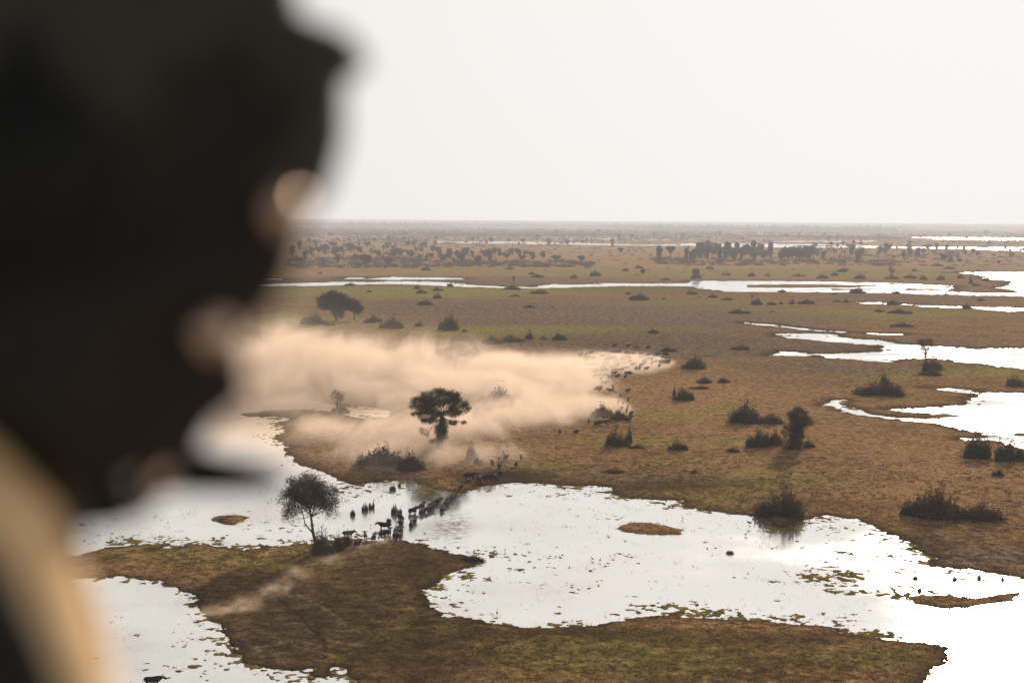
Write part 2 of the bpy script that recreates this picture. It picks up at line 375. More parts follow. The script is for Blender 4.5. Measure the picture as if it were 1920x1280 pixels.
dustp = zone([(1560,690,900,60,.0),(1750,880,300,90,.5),(1450,780,260,60,.5),(1300,740,200,50,.5),(1650,1000,200,40,.3),(1200,472,1500,42,1.3),(1000,512,1400,14,.7),(1300,485,900,18,.9),(700,485,400,18,.6),(1500,478,900,8,.8)])
nv = UU.size
idx = np.arange(nv).reshape(UU.shape)
quads = np.stack([idx[1:, :-1], idx[1:, 1:], idx[:-1, 1:], idx[:-1, :-1]], -1).reshape(-1, 4)

def ground_material():
    mm, n, l, p = mat('ground')
    at1 = n.new('ShaderNodeAttribute'); at1.attribute_name = 'zones'
    s1 = n.new('ShaderNodeSeparateColor'); l.new(at1.outputs['Color'], s1.inputs[0])
    at2 = n.new('ShaderNodeAttribute'); at2.attribute_name = 'zones_b'
    s2 = n.new('ShaderNodeSeparateColor'); l.new(at2.outputs['Color'], s2.inputs[0])
    tcn = n.new('ShaderNodeTexCoord')
    def noise(scale, detail=4, rough=.6, vec=None, st=None):
        t = n.new('ShaderNodeTexNoise'); t.inputs['Scale'].default_value = scale; t.inputs['Detail'].default_value = detail; t.inputs['Roughness'].default_value = rough
        if st:
            mp = n.new('ShaderNodeMapping'); mp.inputs['Scale'].default_value = st; l.new(tcn.outputs['Object'], mp.inputs[0]); l.new(mp.outputs[0], t.inputs['Vector'])
        else: l.new(tcn.outputs['Object'], t.inputs['Vector'])
        return t.outputs['Fac']
    def mapr(x, a, b, c=0., d=1.):
        r = n.new('ShaderNodeMapRange'); r.inputs['From Min'].default_value = a; r.inputs['From Max'].default_value = b; r.inputs['To Min'].default_value = c; r.inputs['To Max'].default_value = d
        l.new(x, r.inputs['Value']); return r.outputs[0]
    def math_(op, a, b):
        r = n.new('ShaderNodeMath'); r.operation = op; r.use_clamp = True
        for i, x in enumerate((a, b)):
            if isinstance(x, (int, float)): r.inputs[i].default_value = x
            else: l.new(x, r.inputs[i])
        return r.outputs[0]
    def mixc(f, a, b):
        r = n.new('ShaderNodeMix'); r.data_type = 'RGBA'; l.new(f, r.inputs['Factor'])
        for k, x in (('A', a), ('B', b)):
            if isinstance(x, tuple): r.inputs[k].default_value = x + (1,)
            else: l.new(x, r.inputs[k])
        return r.outputs['Result']
    n1 = noise(.035, 6, .62); n2 = noise(.22, 5, .65); n3 = noise(.5, 6, .78); n4 = noise(.009, 4, .6)
    brown = mixc(mapr(n1, .38, .62), GC['brown_a'], GC['brown_b'])
    brown = mixc(mapr(n2, .42, .68, 0, .7), brown, GC['orange'])
    brown = mixc(math_('MULTIPLY', s2.outputs[1], mapr(n4, .35, .6, .5, 1)), brown, mixc(mapr(n2, .35, .65), GC['orange'], GC['tan']))
    g = mixc(mapr(n2, .35, .65), GC['green_a'], GC['green_b'])
    col = mixc(math_('MULTIPLY', s1.outputs[0], mapr(n1, .35, .55, .65, 1.0)), brown, g)
    bt = mixc(mapr(n2, .4, .62), GC['burnt_a'], GC['burnt_b'])
    col = mixc(math_('MULTIPLY', s1.outputs[1], mapr(n1, .32, .55, .5, 1.0)), col, bt)
    # speckle of dry stalks and dark clumps
    col = mixc(mapr(n3, .53, .66, 0, .8), col, GC['straw'])
    col = mixc(mapr(n3, .50, .36, 0, .92), col, GC['dark'])
    col = mixc(math_('MULTIPLY', s2.outputs[2], mapr(n2, .30, .62, 1.0, .45)), col, GC['soil'])
    wv = noise(.5, 4, .6)
    col = mixc(math_('MULTIPLY', s1.outputs[2], mapr(wv, .3, .6, .55, 1.0)), col, GC['mud'])
    col = mixc(s2.outputs[0], col, mixc(mapr(n2, .4, .6), GC['weed_a'], GC['weed_b']))
    fine = noise(1.5, 4, .75)
    vm = n.new('ShaderNodeVectorMath'); vm.operation = 'SCALE'; l.new(col, vm.inputs[0]); l.new(mapr(fine, .34, .66, .50, 1.50), vm.inputs['Scale']); col = vm.outputs[0]
    l.new(col, p.inputs['Base Color']); p.inputs['Roughness'].default_value = 1.0; p.inputs['Specular IOR Level'].default_value = 0.0
    bm_ = n.new('ShaderNodeBump'); bm_.inputs['Strength'].default_value = .9; bm_.inputs['Distance'].default_value = .35
    hb = noise(2.2, 5, .7); l.new(hb, bm_.inputs['Height'])
    b2 = n.new('ShaderNodeBump'); b2.inputs['Strength'].default_value = .6; b2.inputs['Distance'].default_value = 1.2
    l.new(n2, b2.inputs['Height']); l.new(b2.outputs[0], bm_.inputs['Normal']); l.new(bm_.outputs[0], p.inputs['Normal'])
    return mm
GC = dict(brown_a=(.165, .096, .042), brown_b=(.305, .178, .078), orange=(.43, .235, .094), tan=(.54, .345, .175), green_a=(.195, .178, .038), green_b=(.375, .335, .078),
          burnt_a=(.115, .084, .064), burnt_b=(.265, .195, .148), straw=(.52, .345, .185), dark=(.042, .029, .015), mud=(.036, .025, .014), weed_a=(.12, .088, .026), weed_b=(.29, .225, .07), soil=(.040, .030, .013))
me = mesh_np('ground', np.stack([GX, GY, Z], -1).reshape(-1, 3), quads, ground_material())
def setattr_col(me, name, r, g, b):
    a = me.color_attributes.new(name, 'FLOAT_COLOR', 'POINT')
    a.data.foreach_set('color', np.stack([np.clip(r, 0, 1), np.clip(g, 0, 1), np.clip(b, 0, 1), np.ones_like(r)], -1).astype(np.float32).ravel())
setattr_col(me, 'zones', green, burnt, wet); soil = zone([(720,1150,280,120,1.0),(560,1200,200,90,.8),(1250,1235,560,55,.62),(1000,1200,260,40,.5),(880,1240,200,50,.6),(1000,900,160,18,.7),(1300,915,260,22,.35),(1700,1025,200,40,.45),(860,700,300,60,.2),(700,530,260,10,.5),(1250,545,260,5,.4),(1100,640,400,16,.35),(1600,660,300,12,.4),(300,1060,160,20,.25)])
def track(pts, w_):
    o = np.full(UU.shape, 0.0); sl_ = (VV > min(p[1] for p in pts) - 8) & (VV < max(p[1] for p in pts) + 8) & (UU > min(p[0] for p in pts) - 20) & (UU < max(p[0] for p in pts) + 20)
    pu = UU[sl_] + 5 * fbm(UU[sl_] / 22, VV[sl_] / 9, 5); pv = VV[sl_]; d2 = np.full(pu.shape, 1e9)
    for (a, b), (c, d) in zip(pts[:-1], pts[1:]):
        ex, ey = c - a, (d - b) * 3; t = np.clip(((pu - a) * ex + (pv - b) * 3 * ey) / (ex * ex + ey * ey), 0, 1)
        d2 = np.minimum(d2, (pu - a - t * ex) ** 2 + ((pv - b) * 3 - t * ey) ** 2)
    o[sl_] = np.exp(-d2 / (w_ * w_)); return o
rut = track([(512, 1112), (528, 1132), (552, 1150), (580, 1178), (602, 1200), (616, 1225)], 6)
pale = np.maximum(track([(575, 1013), (540, 1020), (512, 1030), (490, 1045), (482, 1062)], 6), np.maximum(track([(560, 1120), (600, 1140), (640, 1165)], 5), track([(1560, 880), (1640, 905), (1720, 925)], 6) * .6))
wet = np.maximum(wet, rut); dustp = np.maximum(dustp, pale * 1.5); soil = np.clip(soil - pale, 0, 1)
me.color_attributes.remove(me.color_attributes['zones']); setattr_col(me, 'zones', green, burnt, wet)
setattr_col(me, 'zones_b', weedc, dustp, soil)
ground = link(bpy.data.objects.new('ground', me)); tag(ground, kind='structure')

def hgt(x, y):                                  # land height by the nearest grid vertex
    d = Vector((x, y, 0)) - CAM
    w = d.dot(fwd); u = 960 + F * d.dot(rgt) / w; v = 640 - F * d.dot(upv) / w
    v -= ROLL * (u - 960)
    i = int(np.clip(np.searchsorted(vs, v), 0, len(vs) - 1)); j = int(np.clip(np.searchsorted(us, u), 0, len(us) - 1))
    return float(Z[i, j]), float(sdf[i, j])

mm, n, l, p = mat('water')
p.inputs['Base Color'].default_value = (.86, .83, .80, 1); p.inputs['Metallic'].default_value = .85; p.inputs['IOR'].default_value = 1.33
tcn = n.new('ShaderNodeTexCoord'); n1 = n.new('ShaderNodeTexNoise'); n1.inputs['Scale'].default_value = 1.6; n1.inputs['Detail'].default_value = 3
n2 = n.new('ShaderNodeTexNoise'); n2.inputs['Scale'].default_value = .05; n2.inputs['Detail'].default_value = 2
ml = n.new('ShaderNodeMath'); ml.operation = 'MULTIPLY'
bp = n.new('ShaderNodeBump'); bp.inputs['Strength'].default_value = .4; bp.inputs['Distance'].default_value = .05
l.new(tcn.outputs['Object'], n1.inputs['Vector']); l.new(tcn.outputs['Object'], n2.inputs['Vector']); l.new(n1.outputs['Fac'], ml.inputs[0]); l.new(n2.outputs['Fac'], ml.inputs[1])
n3 = n.new('ShaderNodeTexNoise'); n3.inputs['Scale'].default_value = .028; n3.inputs['Detail'].default_value = 4; l.new(tcn.outputs['Object'], n3.inputs['Vector'])
rr = n.new('ShaderNodeMapRange'); rr.inputs['From Min'].default_value = .38; rr.inputs['From Max'].default_value = .62; rr.inputs['To Min'].default_value = .03; rr.inputs['To Max'].default_value = .22
l.new(n3.outputs['Fac'], rr.inputs['Value']); l.new(rr.outputs[0], p.inputs['Roughness'])
# silty shallows and the mud stirred up beside the ford
sv = n.new('ShaderNodeVectorMath'); sv.operation = 'SUBTRACT'; mc = G(848, 986); sv.inputs[1].default_value = (mc.x, mc.y, 0); l.new(tcn.outputs['Object'], sv.inputs[0])
sm = n.new('ShaderNodeVectorMath'); sm.operation = 'MULTIPLY'; sm.inputs[1].default_value = (1 / 7.5, 1 / 26, 0); l.new(sv.outputs[0], sm.inputs[0])
sl_ = n.new('ShaderNodeVectorMath'); sl_.operation = 'LENGTH'; l.new(sm.outputs[0], sl_.inputs[0])
sr = n.new('ShaderNodeMapRange'); sr.interpolation_type = 'SMOOTHSTEP'; sr.inputs['From Min'].default_value = 1.0; sr.inputs['From Max'].default_value = 0.1; sr.inputs['To Max'].default_value = .95; l.new(sl_.outputs['Value'], sr.inputs['Value'])
n4 = n.new('ShaderNodeTexNoise'); n4.inputs['Scale'].default_value = .55; n4.inputs['Detail'].default_value = 4; l.new(tcn.outputs['Object'], n4.inputs['Vector'])
r4 = n.new('ShaderNodeMapRange'); r4.inputs['From Min'].default_value = .38; r4.inputs['From Max'].default_value = .60; l.new(n4.outputs['Fac'], r4.inputs['Value'])
m4 = n.new('ShaderNodeMath'); m4.operation = 'MULTIPLY'; l.new(sr.outputs[0], m4.inputs[0]); l.new(r4.outputs[0], m4.inputs[1])
r5 = n.new('ShaderNodeMapRange'); r5.inputs['From Min'].default_value = .45; r5.inputs['From Max'].default_value = .75; r5.inputs['To Max'].default_value = .22; l.new(n3.outputs['Fac'], r5.inputs['Value'])
m5 = n.new('ShaderNodeMath'); m5.operation = 'ADD'; m5.use_clamp = True; l.new(m4.outputs[0], m5.inputs[0]); l.new(r5.outputs[0], m5.inputs[1])
mc_ = n.new('ShaderNodeMix'); mc_.data_type = 'RGBA'; mc_.inputs['A'].default_value = (.84, .81, .78, 1); mc_.inputs['B'].default_value = (.20, .14, .09, 1); l.new(m5.outputs[0], mc_.inputs['Factor']); l.new(mc_.outputs['Result'], p.inputs['Base Color'])
l.new(ml.outputs[0], bp.inputs['Height']); l.new(bp.outputs[0], p.inputs['Normal'])
M_water = mm
S = 60000
wv_ = [(-S, -200, 0), (S, -200, 0), (S, S, 0), (-S, S, 0)]
water = link(bpy.data.objects.new('water', mesh_np('water', wv_, np.array([[0, 1, 2, 3]]), M_water, False))); tag(water, kind='structure')

# ------------------------------------------------------------------ vegetation prototypes
def crown_points(blobs, rg, dens=1.0, shell=.55):
    """blobs: (cx,cy,cz,rx,ry,rz,clumps,leaves_per,clump_r) -> leaf centres, clump centres"""
    pts, cl = [], []
    for (cx, cy, cz, rx, ry, rz, nc, nl, cr) in blobs:
        d = rg.normal(size=(nc, 3)); d /= np.linalg.norm(d, axis=1)[:, None]
        r = shell + (1 - shell) * rg.random(nc) ** .7
        c = np.array([cx, cy, cz]) + d * r[:, None] * np.array([rx, ry, rz])
        cl.append(c)
        n_ = max(1, int(nl * dens))
        q = rg.normal(size=(nc, n_, 3)) * cr * np.array([1, 1, .7])
        pts.append((c[:, None, :] + q).reshape(-1, 3))
    return np.concatenate(pts), np.concatenate(cl)

def limb(g, a, b, ra, rb, rg, sag=.15, seg=5, n=4):
    a = Vector(a); b = Vector(b); d = b - a; pts, rad = [], []
    off = Vector(rg.normal(size=3)) * d.length * .06
    for i in range(n + 1):
        t = i / n
        p_ = a + d * t + off * math.sin(math.pi * t) + Vector((0, 0, 1)) * d.length * sag * math.sin(math.pi * t)
        pts.append(p_); rad.append(ra + (rb - ra) * t)
    g.tube(pts, rad, seg)

def make_tree(name, trunk_pts, trunk_r, blobs, leaf, mleaf, seed, limbs=14, dens=1.0, fork=-1, extra=None, flat=.2, shell=.55, limb_r=.3):
    rg = np.random.default_rng(seed)
    root = empty(name)
    pts, cl = crown_points(blobs, rg, dens, shell)
    tg = Geo(); tg.tube(trunk_pts, trunk_r, 9)
    fk = trunk_pts[fork]; fr = trunk_r[fork]
    sel = rg.permutation(len(cl))[:limbs]
    for i in sel:
        base = Vector(trunk_pts[rg.integers(max(1, len(trunk_pts) - 2), len(trunk_pts))])
        limb(tg, base, cl[i], fr * limb_r * 1.4, fr * .08, rg, sag=-.05)
        near = cl[np.argsort(((cl - cl[i]) ** 2).sum(1))[1:4]]
        for c in near: limb(tg, Vector(base).lerp(Vector(cl[i]), .55), c, fr * limb_r * .5, fr * .04, rg, sag=0, seg=4, n=3)
    if extra: extra(tg, rg)
    tg.build('trunk', M_bark, root)
    cg = Geo(); cg.leaves(pts, leaf, rg, flat); cg.build('crown', mleaf, root, smooth=False)
    return root

def make_bush(name, seed, mleaf, leaf=.1, n=1500, w=1.0, d=.8, h=.62, lobes=9, spiky=.25):
    """unit bush, about 2 wide and h tall: leafy lobes, high in the middle and low at the skirt, with loose shoots"""
    rg = np.random.default_rng(seed); g = Geo(); sx_ = rg.uniform(-.25, .25)
    for k in range(lobes):
        a = 6.283 * (k * .618) + rg.uniform(-.4, .4); r = .80 * ((k + .2) / lobes) ** .6
        cx, cy = sx_ * (1 - r) + math.cos(a) * r * w, math.sin(a) * r * d
        hh = h * max(.26, 1.0 - .72 * r ** 1.3) * rg.uniform(.5, 1.2); rr = rg.uniform(.26, .42) * (1.05 - .35 * r)
        m_ = n // lobes
        dd = rg.normal(size=(m_, 3)); dd /= np.linalg.norm(dd, axis=1)[:, None]
        rad = rg.random(m_) ** .45 * (1 + .28 * rg.normal(size=m_))
        q = dd * rad[:, None] * np.array([rr, rr, hh]); q[:, 2] = np.abs(q[:, 2])
        g.leaves(q + np.array([cx, cy, 0]), leaf, rg, .2)
        for j in range(4):
            a2 = rg.uniform(0, 6.28); ln = hh * rg.uniform(.8, 1.1 + spiky)
            tip = np.array([cx + math.cos(a2) * rr * .6, cy + math.sin(a2) * rr * .6, ln])
            g.tube([(cx, cy, 0), tuple((np.array([cx, cy, 0]) + tip) * .5 + np.array([0, 0, .04])), tuple(tip)], [.012, .009, .004], 3)
            tt = rg.random((7, 1)); g.leaves(np.array([cx, cy, 0]) * (1 - tt) + tip * tt + rg.normal(size=(7, 3)) * .03, leaf * .7, rg)
    return g.mesh(name, mleaf, False)

def place(o, u, v, rz=0.0, s=(1, 1, 1), sink=0.05):
    g_ = G(u, v); z, _ = hgt(g_.x, g_.y)
    o.location = (g_.x, g_.y, max(z, 0) - sink); o.rotation_euler = (0, 0, rz); o.scale = s
    return o

# ------------------------------------------------------------------ single trees one can point to
def single(root, u, v, label, cat='tree', group=None, rz=0.0, s=1.0):
    place(root, u, v, rz, (s, s, s), .1); tag(root, label, cat, group); return root

def t1_extra(g, rg):
    g.tube([(-.45, 0, 3.2), (-1.6, .2, 4.6), (-2.4, .2, 5.6), (-2.7, .1, 7.2), (-3.3, .2, 9.0)], [.17, .15, .13, .10, .05], 6)
t = make_tree('tree', [(0, 0, -.3), (-.15, 0, 1.5), (-.55, 0, 3.4), (-.8, 0, 5.4), (-1.0, 0, 7.2), (-1.3, 0, 9.0)], [.46, .36, .31, .27, .22, .15],
    [(-2.0, 0, 12.9, 5.4, 4.8, 4.2, 240, 78, .62), (-5.0, 0, 10.9, 2.9, 3, 3.2, 70, 60, .6), (2.0, 0, 11.2, 3.7, 3, 3.5, 90, 60, .6), (-5.9, 0, 7.8, 1.7, 2, 2.2, 34, 30, .5), (3.2, 0, 8.4, 2.1, 2, 2.0, 26, 26, .5), (-2.6, 0, 8.6, 2.2, 2, 1.3, 20, 18, .5)],
    .27, M_leaf_b, 11, limbs=70, extra=t1_extra, shell=.3, limb_r=.26)
single(t, 592, 1031, 'round crowned tree with slim forked trunk alone on the near bank by the crossing')

def t2_extra(g, rg):
    for k in range(60):
        a = rg.uniform(0, 6.28); r = rg.uniform(.7, 2.6); z0 = rg.uniform(4.5, 9.5)
        x, y = .4 + math.cos(a) * r * .7, math.sin(a) * r * .7
        g.tube([(x, y, z0), (x + rg.normal() * .3, y, z0 * .6), (x * .8 + rg.normal() * .4, y, rg.uniform(.5, 3))], [.05, .04, .02], 3)
t = make_tree('tree', [(-.2, 0, -.5), (0, 0, 2), (.3, 0, 5), (.8, 0, 8), (.7, 0, 10.6), (.7, 0, 11.6)], [1.3, 1.05, 1.0, .9, .6, .45],
    [(0, 0, 16.7, 6.6, 4.4, 2.5, 200, 78, .6), (-6.4, 0, 14.6, 3.3, 2.4, 2.0, 60, 72, .55), (6.6, 0, 13.6, 3.2, 2.4, 2.1, 60, 72, .55), (-3.4, 1, 13.9, 2.6, 1.6, .8, 18, 50, .45), (5.0, 1, 15.6, 2.6, 1.8, .8, 20, 55, .45), (-3.8, 0, 11.1, 3.3, 3, 2.6, 84, 75, .6), (-4.6, 1, 14.0, 2.7, 2, .9, 22, 50, .5), (4.1, 0, 12.1, 2.4, 2, 1.6, 36, 60, .55), (4.3, -.5, 8.8, .9, .9, .8, 12, 70, .4),
     (-8.0, 0, 11.4, .9, .8, .5, 8, 60, .35), (7.6, 0, 9.0, .9, .8, .5, 7, 50, .35), (.5, 0, 7.2, 1.9, 1.9, 4.0, 90, 40, .45), (-4.6, 0, 5.8, 1.8, 1.5, 1.2, 18, 24, .5), (-2.0, 0, 3.0, .9, .9, .9, 12, 50, .4), (1.7, 0, 5.2, .8, 1, 2.0, 14, 34, .4)],
      .30, M_leaf_g, 12, limbs=70, extra=t2_extra, shell=.6, limb_r=.17)
single(t, 824, 845, 'large umbrella crowned tree with thick vine wrapped trunk rising out of the dust')

t = make_tree('tree', [(0, 0, -.3), (0, 0, 1.5), (.1, 0, 3.2), (0, 0, 4.2)], [.3, .25, .2, .12], [(0, 0, 6.2, 3.1, 3.1, 2.7, 60, 26, .45), (0, 0, 3.6, 1.4, 1.4, 1.2, 10, 14, .4)], .26, M_leaf_b, 13, limbs=18, shell=.4)
single(t, 632, 772, 'small rounded tree veiled by dust beside the left lake')
t = make_tree('tree', [(0, 0, -.3), (0, 0, 3), (.2, 0, 6), (0, 0, 8)], [.8, .6, .5, .3], [(-1.5, 0, 10, 7.5, 6, 2.8, 70, 26, .9), (9, 0, 11.2, 3.0, 3, 2.4, 24, 26, .7), (2, 0, 12, 5, 4, 1.8, 26, 26, .8)], .5, M_leaf_b, 14, limbs=26)
single(t, 853, 703, 'wide spreading tree almost lost in the thick dust cloud')
t = make_tree('tree', [(0, 0, -.3), (-.3, 0, 3), (-.8, 0, 6), (-.5, 0, 9)], [1.1, .9, .7, .5],
    [(1.5, 0, 13.5, 8.2, 7, 6.4, 190, 48, 1.1), (-8.5, 0, 14.0, 5.6, 6, 6.0, 110, 48, 1.0), (-3, 0, 18.0, 5, 5, 3.8, 70, 44, 1.0), (1.0, 0, 5.5, 4.0, 3.4, 3.5, 50, 34, .9)], .7, M_leaf_g, 15, limbs=36)
single(t, 631, 603, 'big bushy dark green tree behind the dust, tallest on its grassy strip')
t = make_tree('tree', [(0, 0, -.3), (.2, 0, 3), (0, 0, 6), (.3, 0, 9)], [.5, .4, .35, .2], [(-1.5, 0, 11.5, 5.6, 5, 4.6, 110, 40, .9), (2.5, 0, 8.5, 4.0, 3.6, 3.6, 60, 36, .8)], .65, M_leaf_b, 16, limbs=30)
single(t, 664, 602, 'thinner leafy tree leaning out from the right side of the big bushy tree')

def t5_extra(g, rg):
    for k in range(70):
        a = rg.uniform(0, 6.28); r = rg.uniform(1.2, 3.4)
        g.tube([(.8 + math.cos(a) * r * .55, math.sin(a) * r * .55, rg.uniform(5, 9)), (math.cos(a) * r * .8, math.sin(a) * r * .8, 3), (math.cos(a) * r * 1.15 - .4, math.sin(a) * r * 1.1, 0)], [.05, .06, .05], 3)
t = make_tree('tree', [(-.5, 0, -.3), (-.3, 0, 3), (.2, 0, 6), (.8, 0, 9)], [1.6, 1.2, .9, .5],
    [(.7, 0, 11.0, 3.6, 3.4, 2.4, 90, 70, .65), (3.4, 0, 9.2, 2.2, 2, 1.8, 40, 60, .55), (.4, 0, 8.0, 3.0, 2.6, 2.4, 60, 60, .6), (-.2, 0, 4.8, 2.9, 2.6, 3.4, 100, 55, .6), (-1.4, 0, 1.6, 4.2, 3.4, 1.8, 70, 45, .65), (-3.4, 0, 5.6, .9, .8, 2.2, 20, 40, .4)], .30, M_leaf, 17, limbs=20, extra=t5_extra, shell=.5)
single(t, 1491, 844, 'dark column shaped tree smothered in creeper with a rounded head')
t = make_tree('tree', [(0, 0, -.3), (.1, 0, 3), (0, 0, 6), (-.1, 0, 9)], [.42, .34, .26, .16], [(0, 0, 13.2, 4.2, 3.8, 1.7, 56, 36, .6), (-2.6, 0, 12.0, 1.6, 1.6, .9, 14, 26, .5), (1.8, 0, 10.4, 1.4, 1.4, 1.4, 12, 14, .5), (0, 0, 4.4, 1.6, 1.4, 3.0, 16, 14, .6)], .36, M_leaf_b, 18, limbs=34, shell=.4, limb_r=.5)
single(t, 1735, 690, 'flat topped tree with bare twisted stems beside the narrow right hand channel')
t = make_tree('tree', [(0, 0, -.3), (.1, 0, 1.6), (0, 0, 3.2), (.05, 0, 4.6)], [.2, .16, .13, .09], [(0, 0, 5.9, 2.1, 2, 1.6, 42, 24, .35)], .22, M_leaf_dry, 19, limbs=16, shell=.35)
single(t, 1874, 832, 'tiny pale lollipop shaped tree poking above the long thicket at the right edge')
t = make_tree('tree', [(0, 0, -.3), (0, 0, 3), (.2, 0, 6), (0, 0, 7.5)], [.6, .5, .4, .3], [(.5, 0, 10.2, 5.0, 4.5, 3.0, 40, 26, .9), (-2, 0, 14.0, 2.0, 2, 1.8, 16, 26, .7), (0, 0, 2.0, 3.5, 3, 1.8, 18, 22, .8)], .6, M_leaf_g, 20, limbs=18)
single(t, 1671, 521, 'compact dark tree on a low mound of scrub behind the wide river reach')

# ------------------------------------------------------------------ palms and the tree belts far off
def make_palm(name, seed, Hh=16.0, r=3.5, n=30, leaf=1.3):
    rg = np.random.default_rng(seed); root = empty(name)
    tg = Geo(); b = rg.normal() * .5
    tg.tube([(0, 0, -.3), (b * .4, 0, Hh * .3), (b, 0, Hh * .62), (b * .8, 0, Hh * .9)], [.34, .26, .36, .24], 6); tg.build('trunk', M_bark, root)
    cg = Geo(); c = np.array([b * .8, 0, Hh * .9])
    for k in range(n):
        d = rg.normal(size=3); d[2] = d[2] * .8 + .1; d /= np.linalg.norm(d)
        for j in range(5):
            cg.leaves((c + d * r * (.3 + .16 * j) + np.array([0, 0, -.05 * j * j]) + rg.normal(size=3) * .12)[None, :], leaf, rg, 0, .6)
    cg.build('crown', M_leaf, root, smooth=False); return root
protos = {}
def P_(kind, make): protos.setdefault(kind, []).append(make)
for s_ in range(3):
    P_('round', make_tree('tree', [(0, 0, -.3), (0, 0, 3), (.3, 0, 5.5), (0, 0, 7)], [.5, .4, .35, .25], [(0, 0, 9.5, 5.4, 5, 3.9, 44, 26, 1.0), (-2.5 + s_ * 2, 0, 6.0, 3.8, 3, 2.6, 20, 22, .9)], 1.15, M_leaf, 30 + s_, limbs=9))
    P_('tall', make_tree('tree', [(0, 0, -.3), (.2, 0, 6), (-.2, 0, 11), (0, 0, 15)], [.6, .5, .4, .2], [(0, 0, 17, 4.6, 4, 5.0, 44, 30, 1.2), (1.2 - s_, 0, 10, 4.4, 3.6, 4.6, 34, 26, 1.2), (-1.5 + s_, 0, 5, 3.6, 3, 3.0, 18, 20, 1.0)], 1.35, M_leaf_g, 40 + s_, limbs=12))
    P_('umbrella', make_tree('tree', [(0, 0, -.3), (.3, 0, 3), (0, 0, 6), (.2, 0, 8)], [.45, .38, .3, .2], [(0, 0, 12.0, 6.0, 5.5, 1.9, 40, 22, .9), (3 - 3 * s_, 0, 9.4, 3.0, 2.5, 1.4, 14, 18, .8)], 1.05, M_leaf_b, 50 + s_, limbs=16, limb_r=.5))
    P_('palm', make_palm('palm_tree', 60 + s_, 15.0 + s_))
PH = {'round': 13.5, 'tall': 22.0, 'umbrella': 13.7, 'palm': 16.5}
used = set()
def far_tree(kind, u, v, hpx, label, group=None, cat='tree', wide=1.0):
    k = int(rng.integers(0, 3)); pr = protos[kind][k]
    if (kind, k) in used: o = copy_tree(pr)
    else: o = pr; used.add((kind, k))
    s_ = hpx * mpp(u, v) / PH[kind]
    place(o, u, v, rng.uniform(0, 6.28), (s_ * wide, s_ * wide, s_), .2)
    tag(o, label, cat, group); return o

# trees one can single out in the middle distance
for kind, u, v, h, wd, lab in [
    ('round', 684, 499, 22, 1.25, 'dark rounded tree, larger left one of a pair below the left palm belt'), ('round', 727, 498, 15, 1.3, 'low dark dome shaped tree, right one of a pair below the left palm belt'),
    ('umbrella', 1042, 499, 19, 1.1, 'flat crowned tree alone on the hedge of scrub left of the bare plain'), ('umbrella', 1089, 499, 19, .9, 'ragged open tree at the right end of the hedge of scrub'),
    ('round', 1018, 487, 16, .7, 'slim rounded tree on a bush clump above the hedge of scrub'), ('umbrella', 1163, 482, 17, .8, 'windblown thin tree leaning left on the bare far plain'),
    ('tall', 1236, 492, 31, .8, 'tall open tree at the left end of the dense right hand belt'), ('umbrella', 1257, 490, 28, .7, 'forked spreading tree second along the dense right hand belt'),
    ('palm', 773, 497, 22, .8, 'leftmost lone palm on the open strip, standing clear of the belt'), ('palm', 786, 497, 22, .8, 'middle palm of three lone ones on the open strip'), ('palm', 800, 498, 22, .8, 'rightmost of three lone palms on the open strip'), ('palm', 711, 492, 18, .8, 'single palm rising between the pair of dark rounded trees'),
    ('palm', 983, 494, 20, .9, 'thin palm at the right tip of the middle palm belt'),
    ('palm', 1646, 494, 24, 1.0, 'tall hazy palm beyond the right end of the palm grove'), ('round', 1662, 478, 22, .85, 'rounded hazy tree standing apart behind the palm grove'), ('palm', 1709, 489, 20, 1., 'slender palm between the grove and the hazy clump at right'),
    ('tall', 1444, 487, 33, .62, 'tall narrow tree standing clear at the right end of the dense belt'),
    ('umbrella', 875, 460, 8, 1.2, 'tiny flat topped tree silhouetted on the far water'), ('umbrella', 980, 459, 11, 1.2, 'spreading tree at the left end of the far water'), ('tall', 1029, 462, 14, 1.1, 'upright dark tree in front of the far water'), ('round', 1063, 461, 12, 1.1, 'dome shaped tree in front of the far water'), ('umbrella', 1092, 461, 10, .8, 'small leaning tree in front of the far water'), ('tall', 1148, 464, 17, 1.0, 'tall bushy tree standing in front of the far water before the bare plain'),
    ('palm', 963, 541, 24, .9, 'lone palm on a bush mound at the edge of the green river bank'),
    ('round', 1304, 521, 17, 1.0, 'double tiered bushy tree on the far green plain'), ('round', 1205, 517, 13, .9, 'small rounded tree alone on the far green plain'), ('round', 1873, 497, 9, .9, 'small round tree by itself near the right edge beyond the river'),
    ('palm', 1410, 571, 19, .8, 'short stout palm at the left end of the bush row on the dry plain'), ('umbrella', 1545, 437 + 9, 9, 1.2, 'hazy spreading tree on the shore of the far right water'), ('tall', 1706, 462, 12, 1.2, 'hazy tree on a spit in the far right water'), ('tall', 1775, 474, 16, 1.0, 'hazy tree clump in front of the far right water')]:
    far_tree(kind, u, v, h, lab, cat='palm' if kind == 'palm' else 'tree', wide=wd)

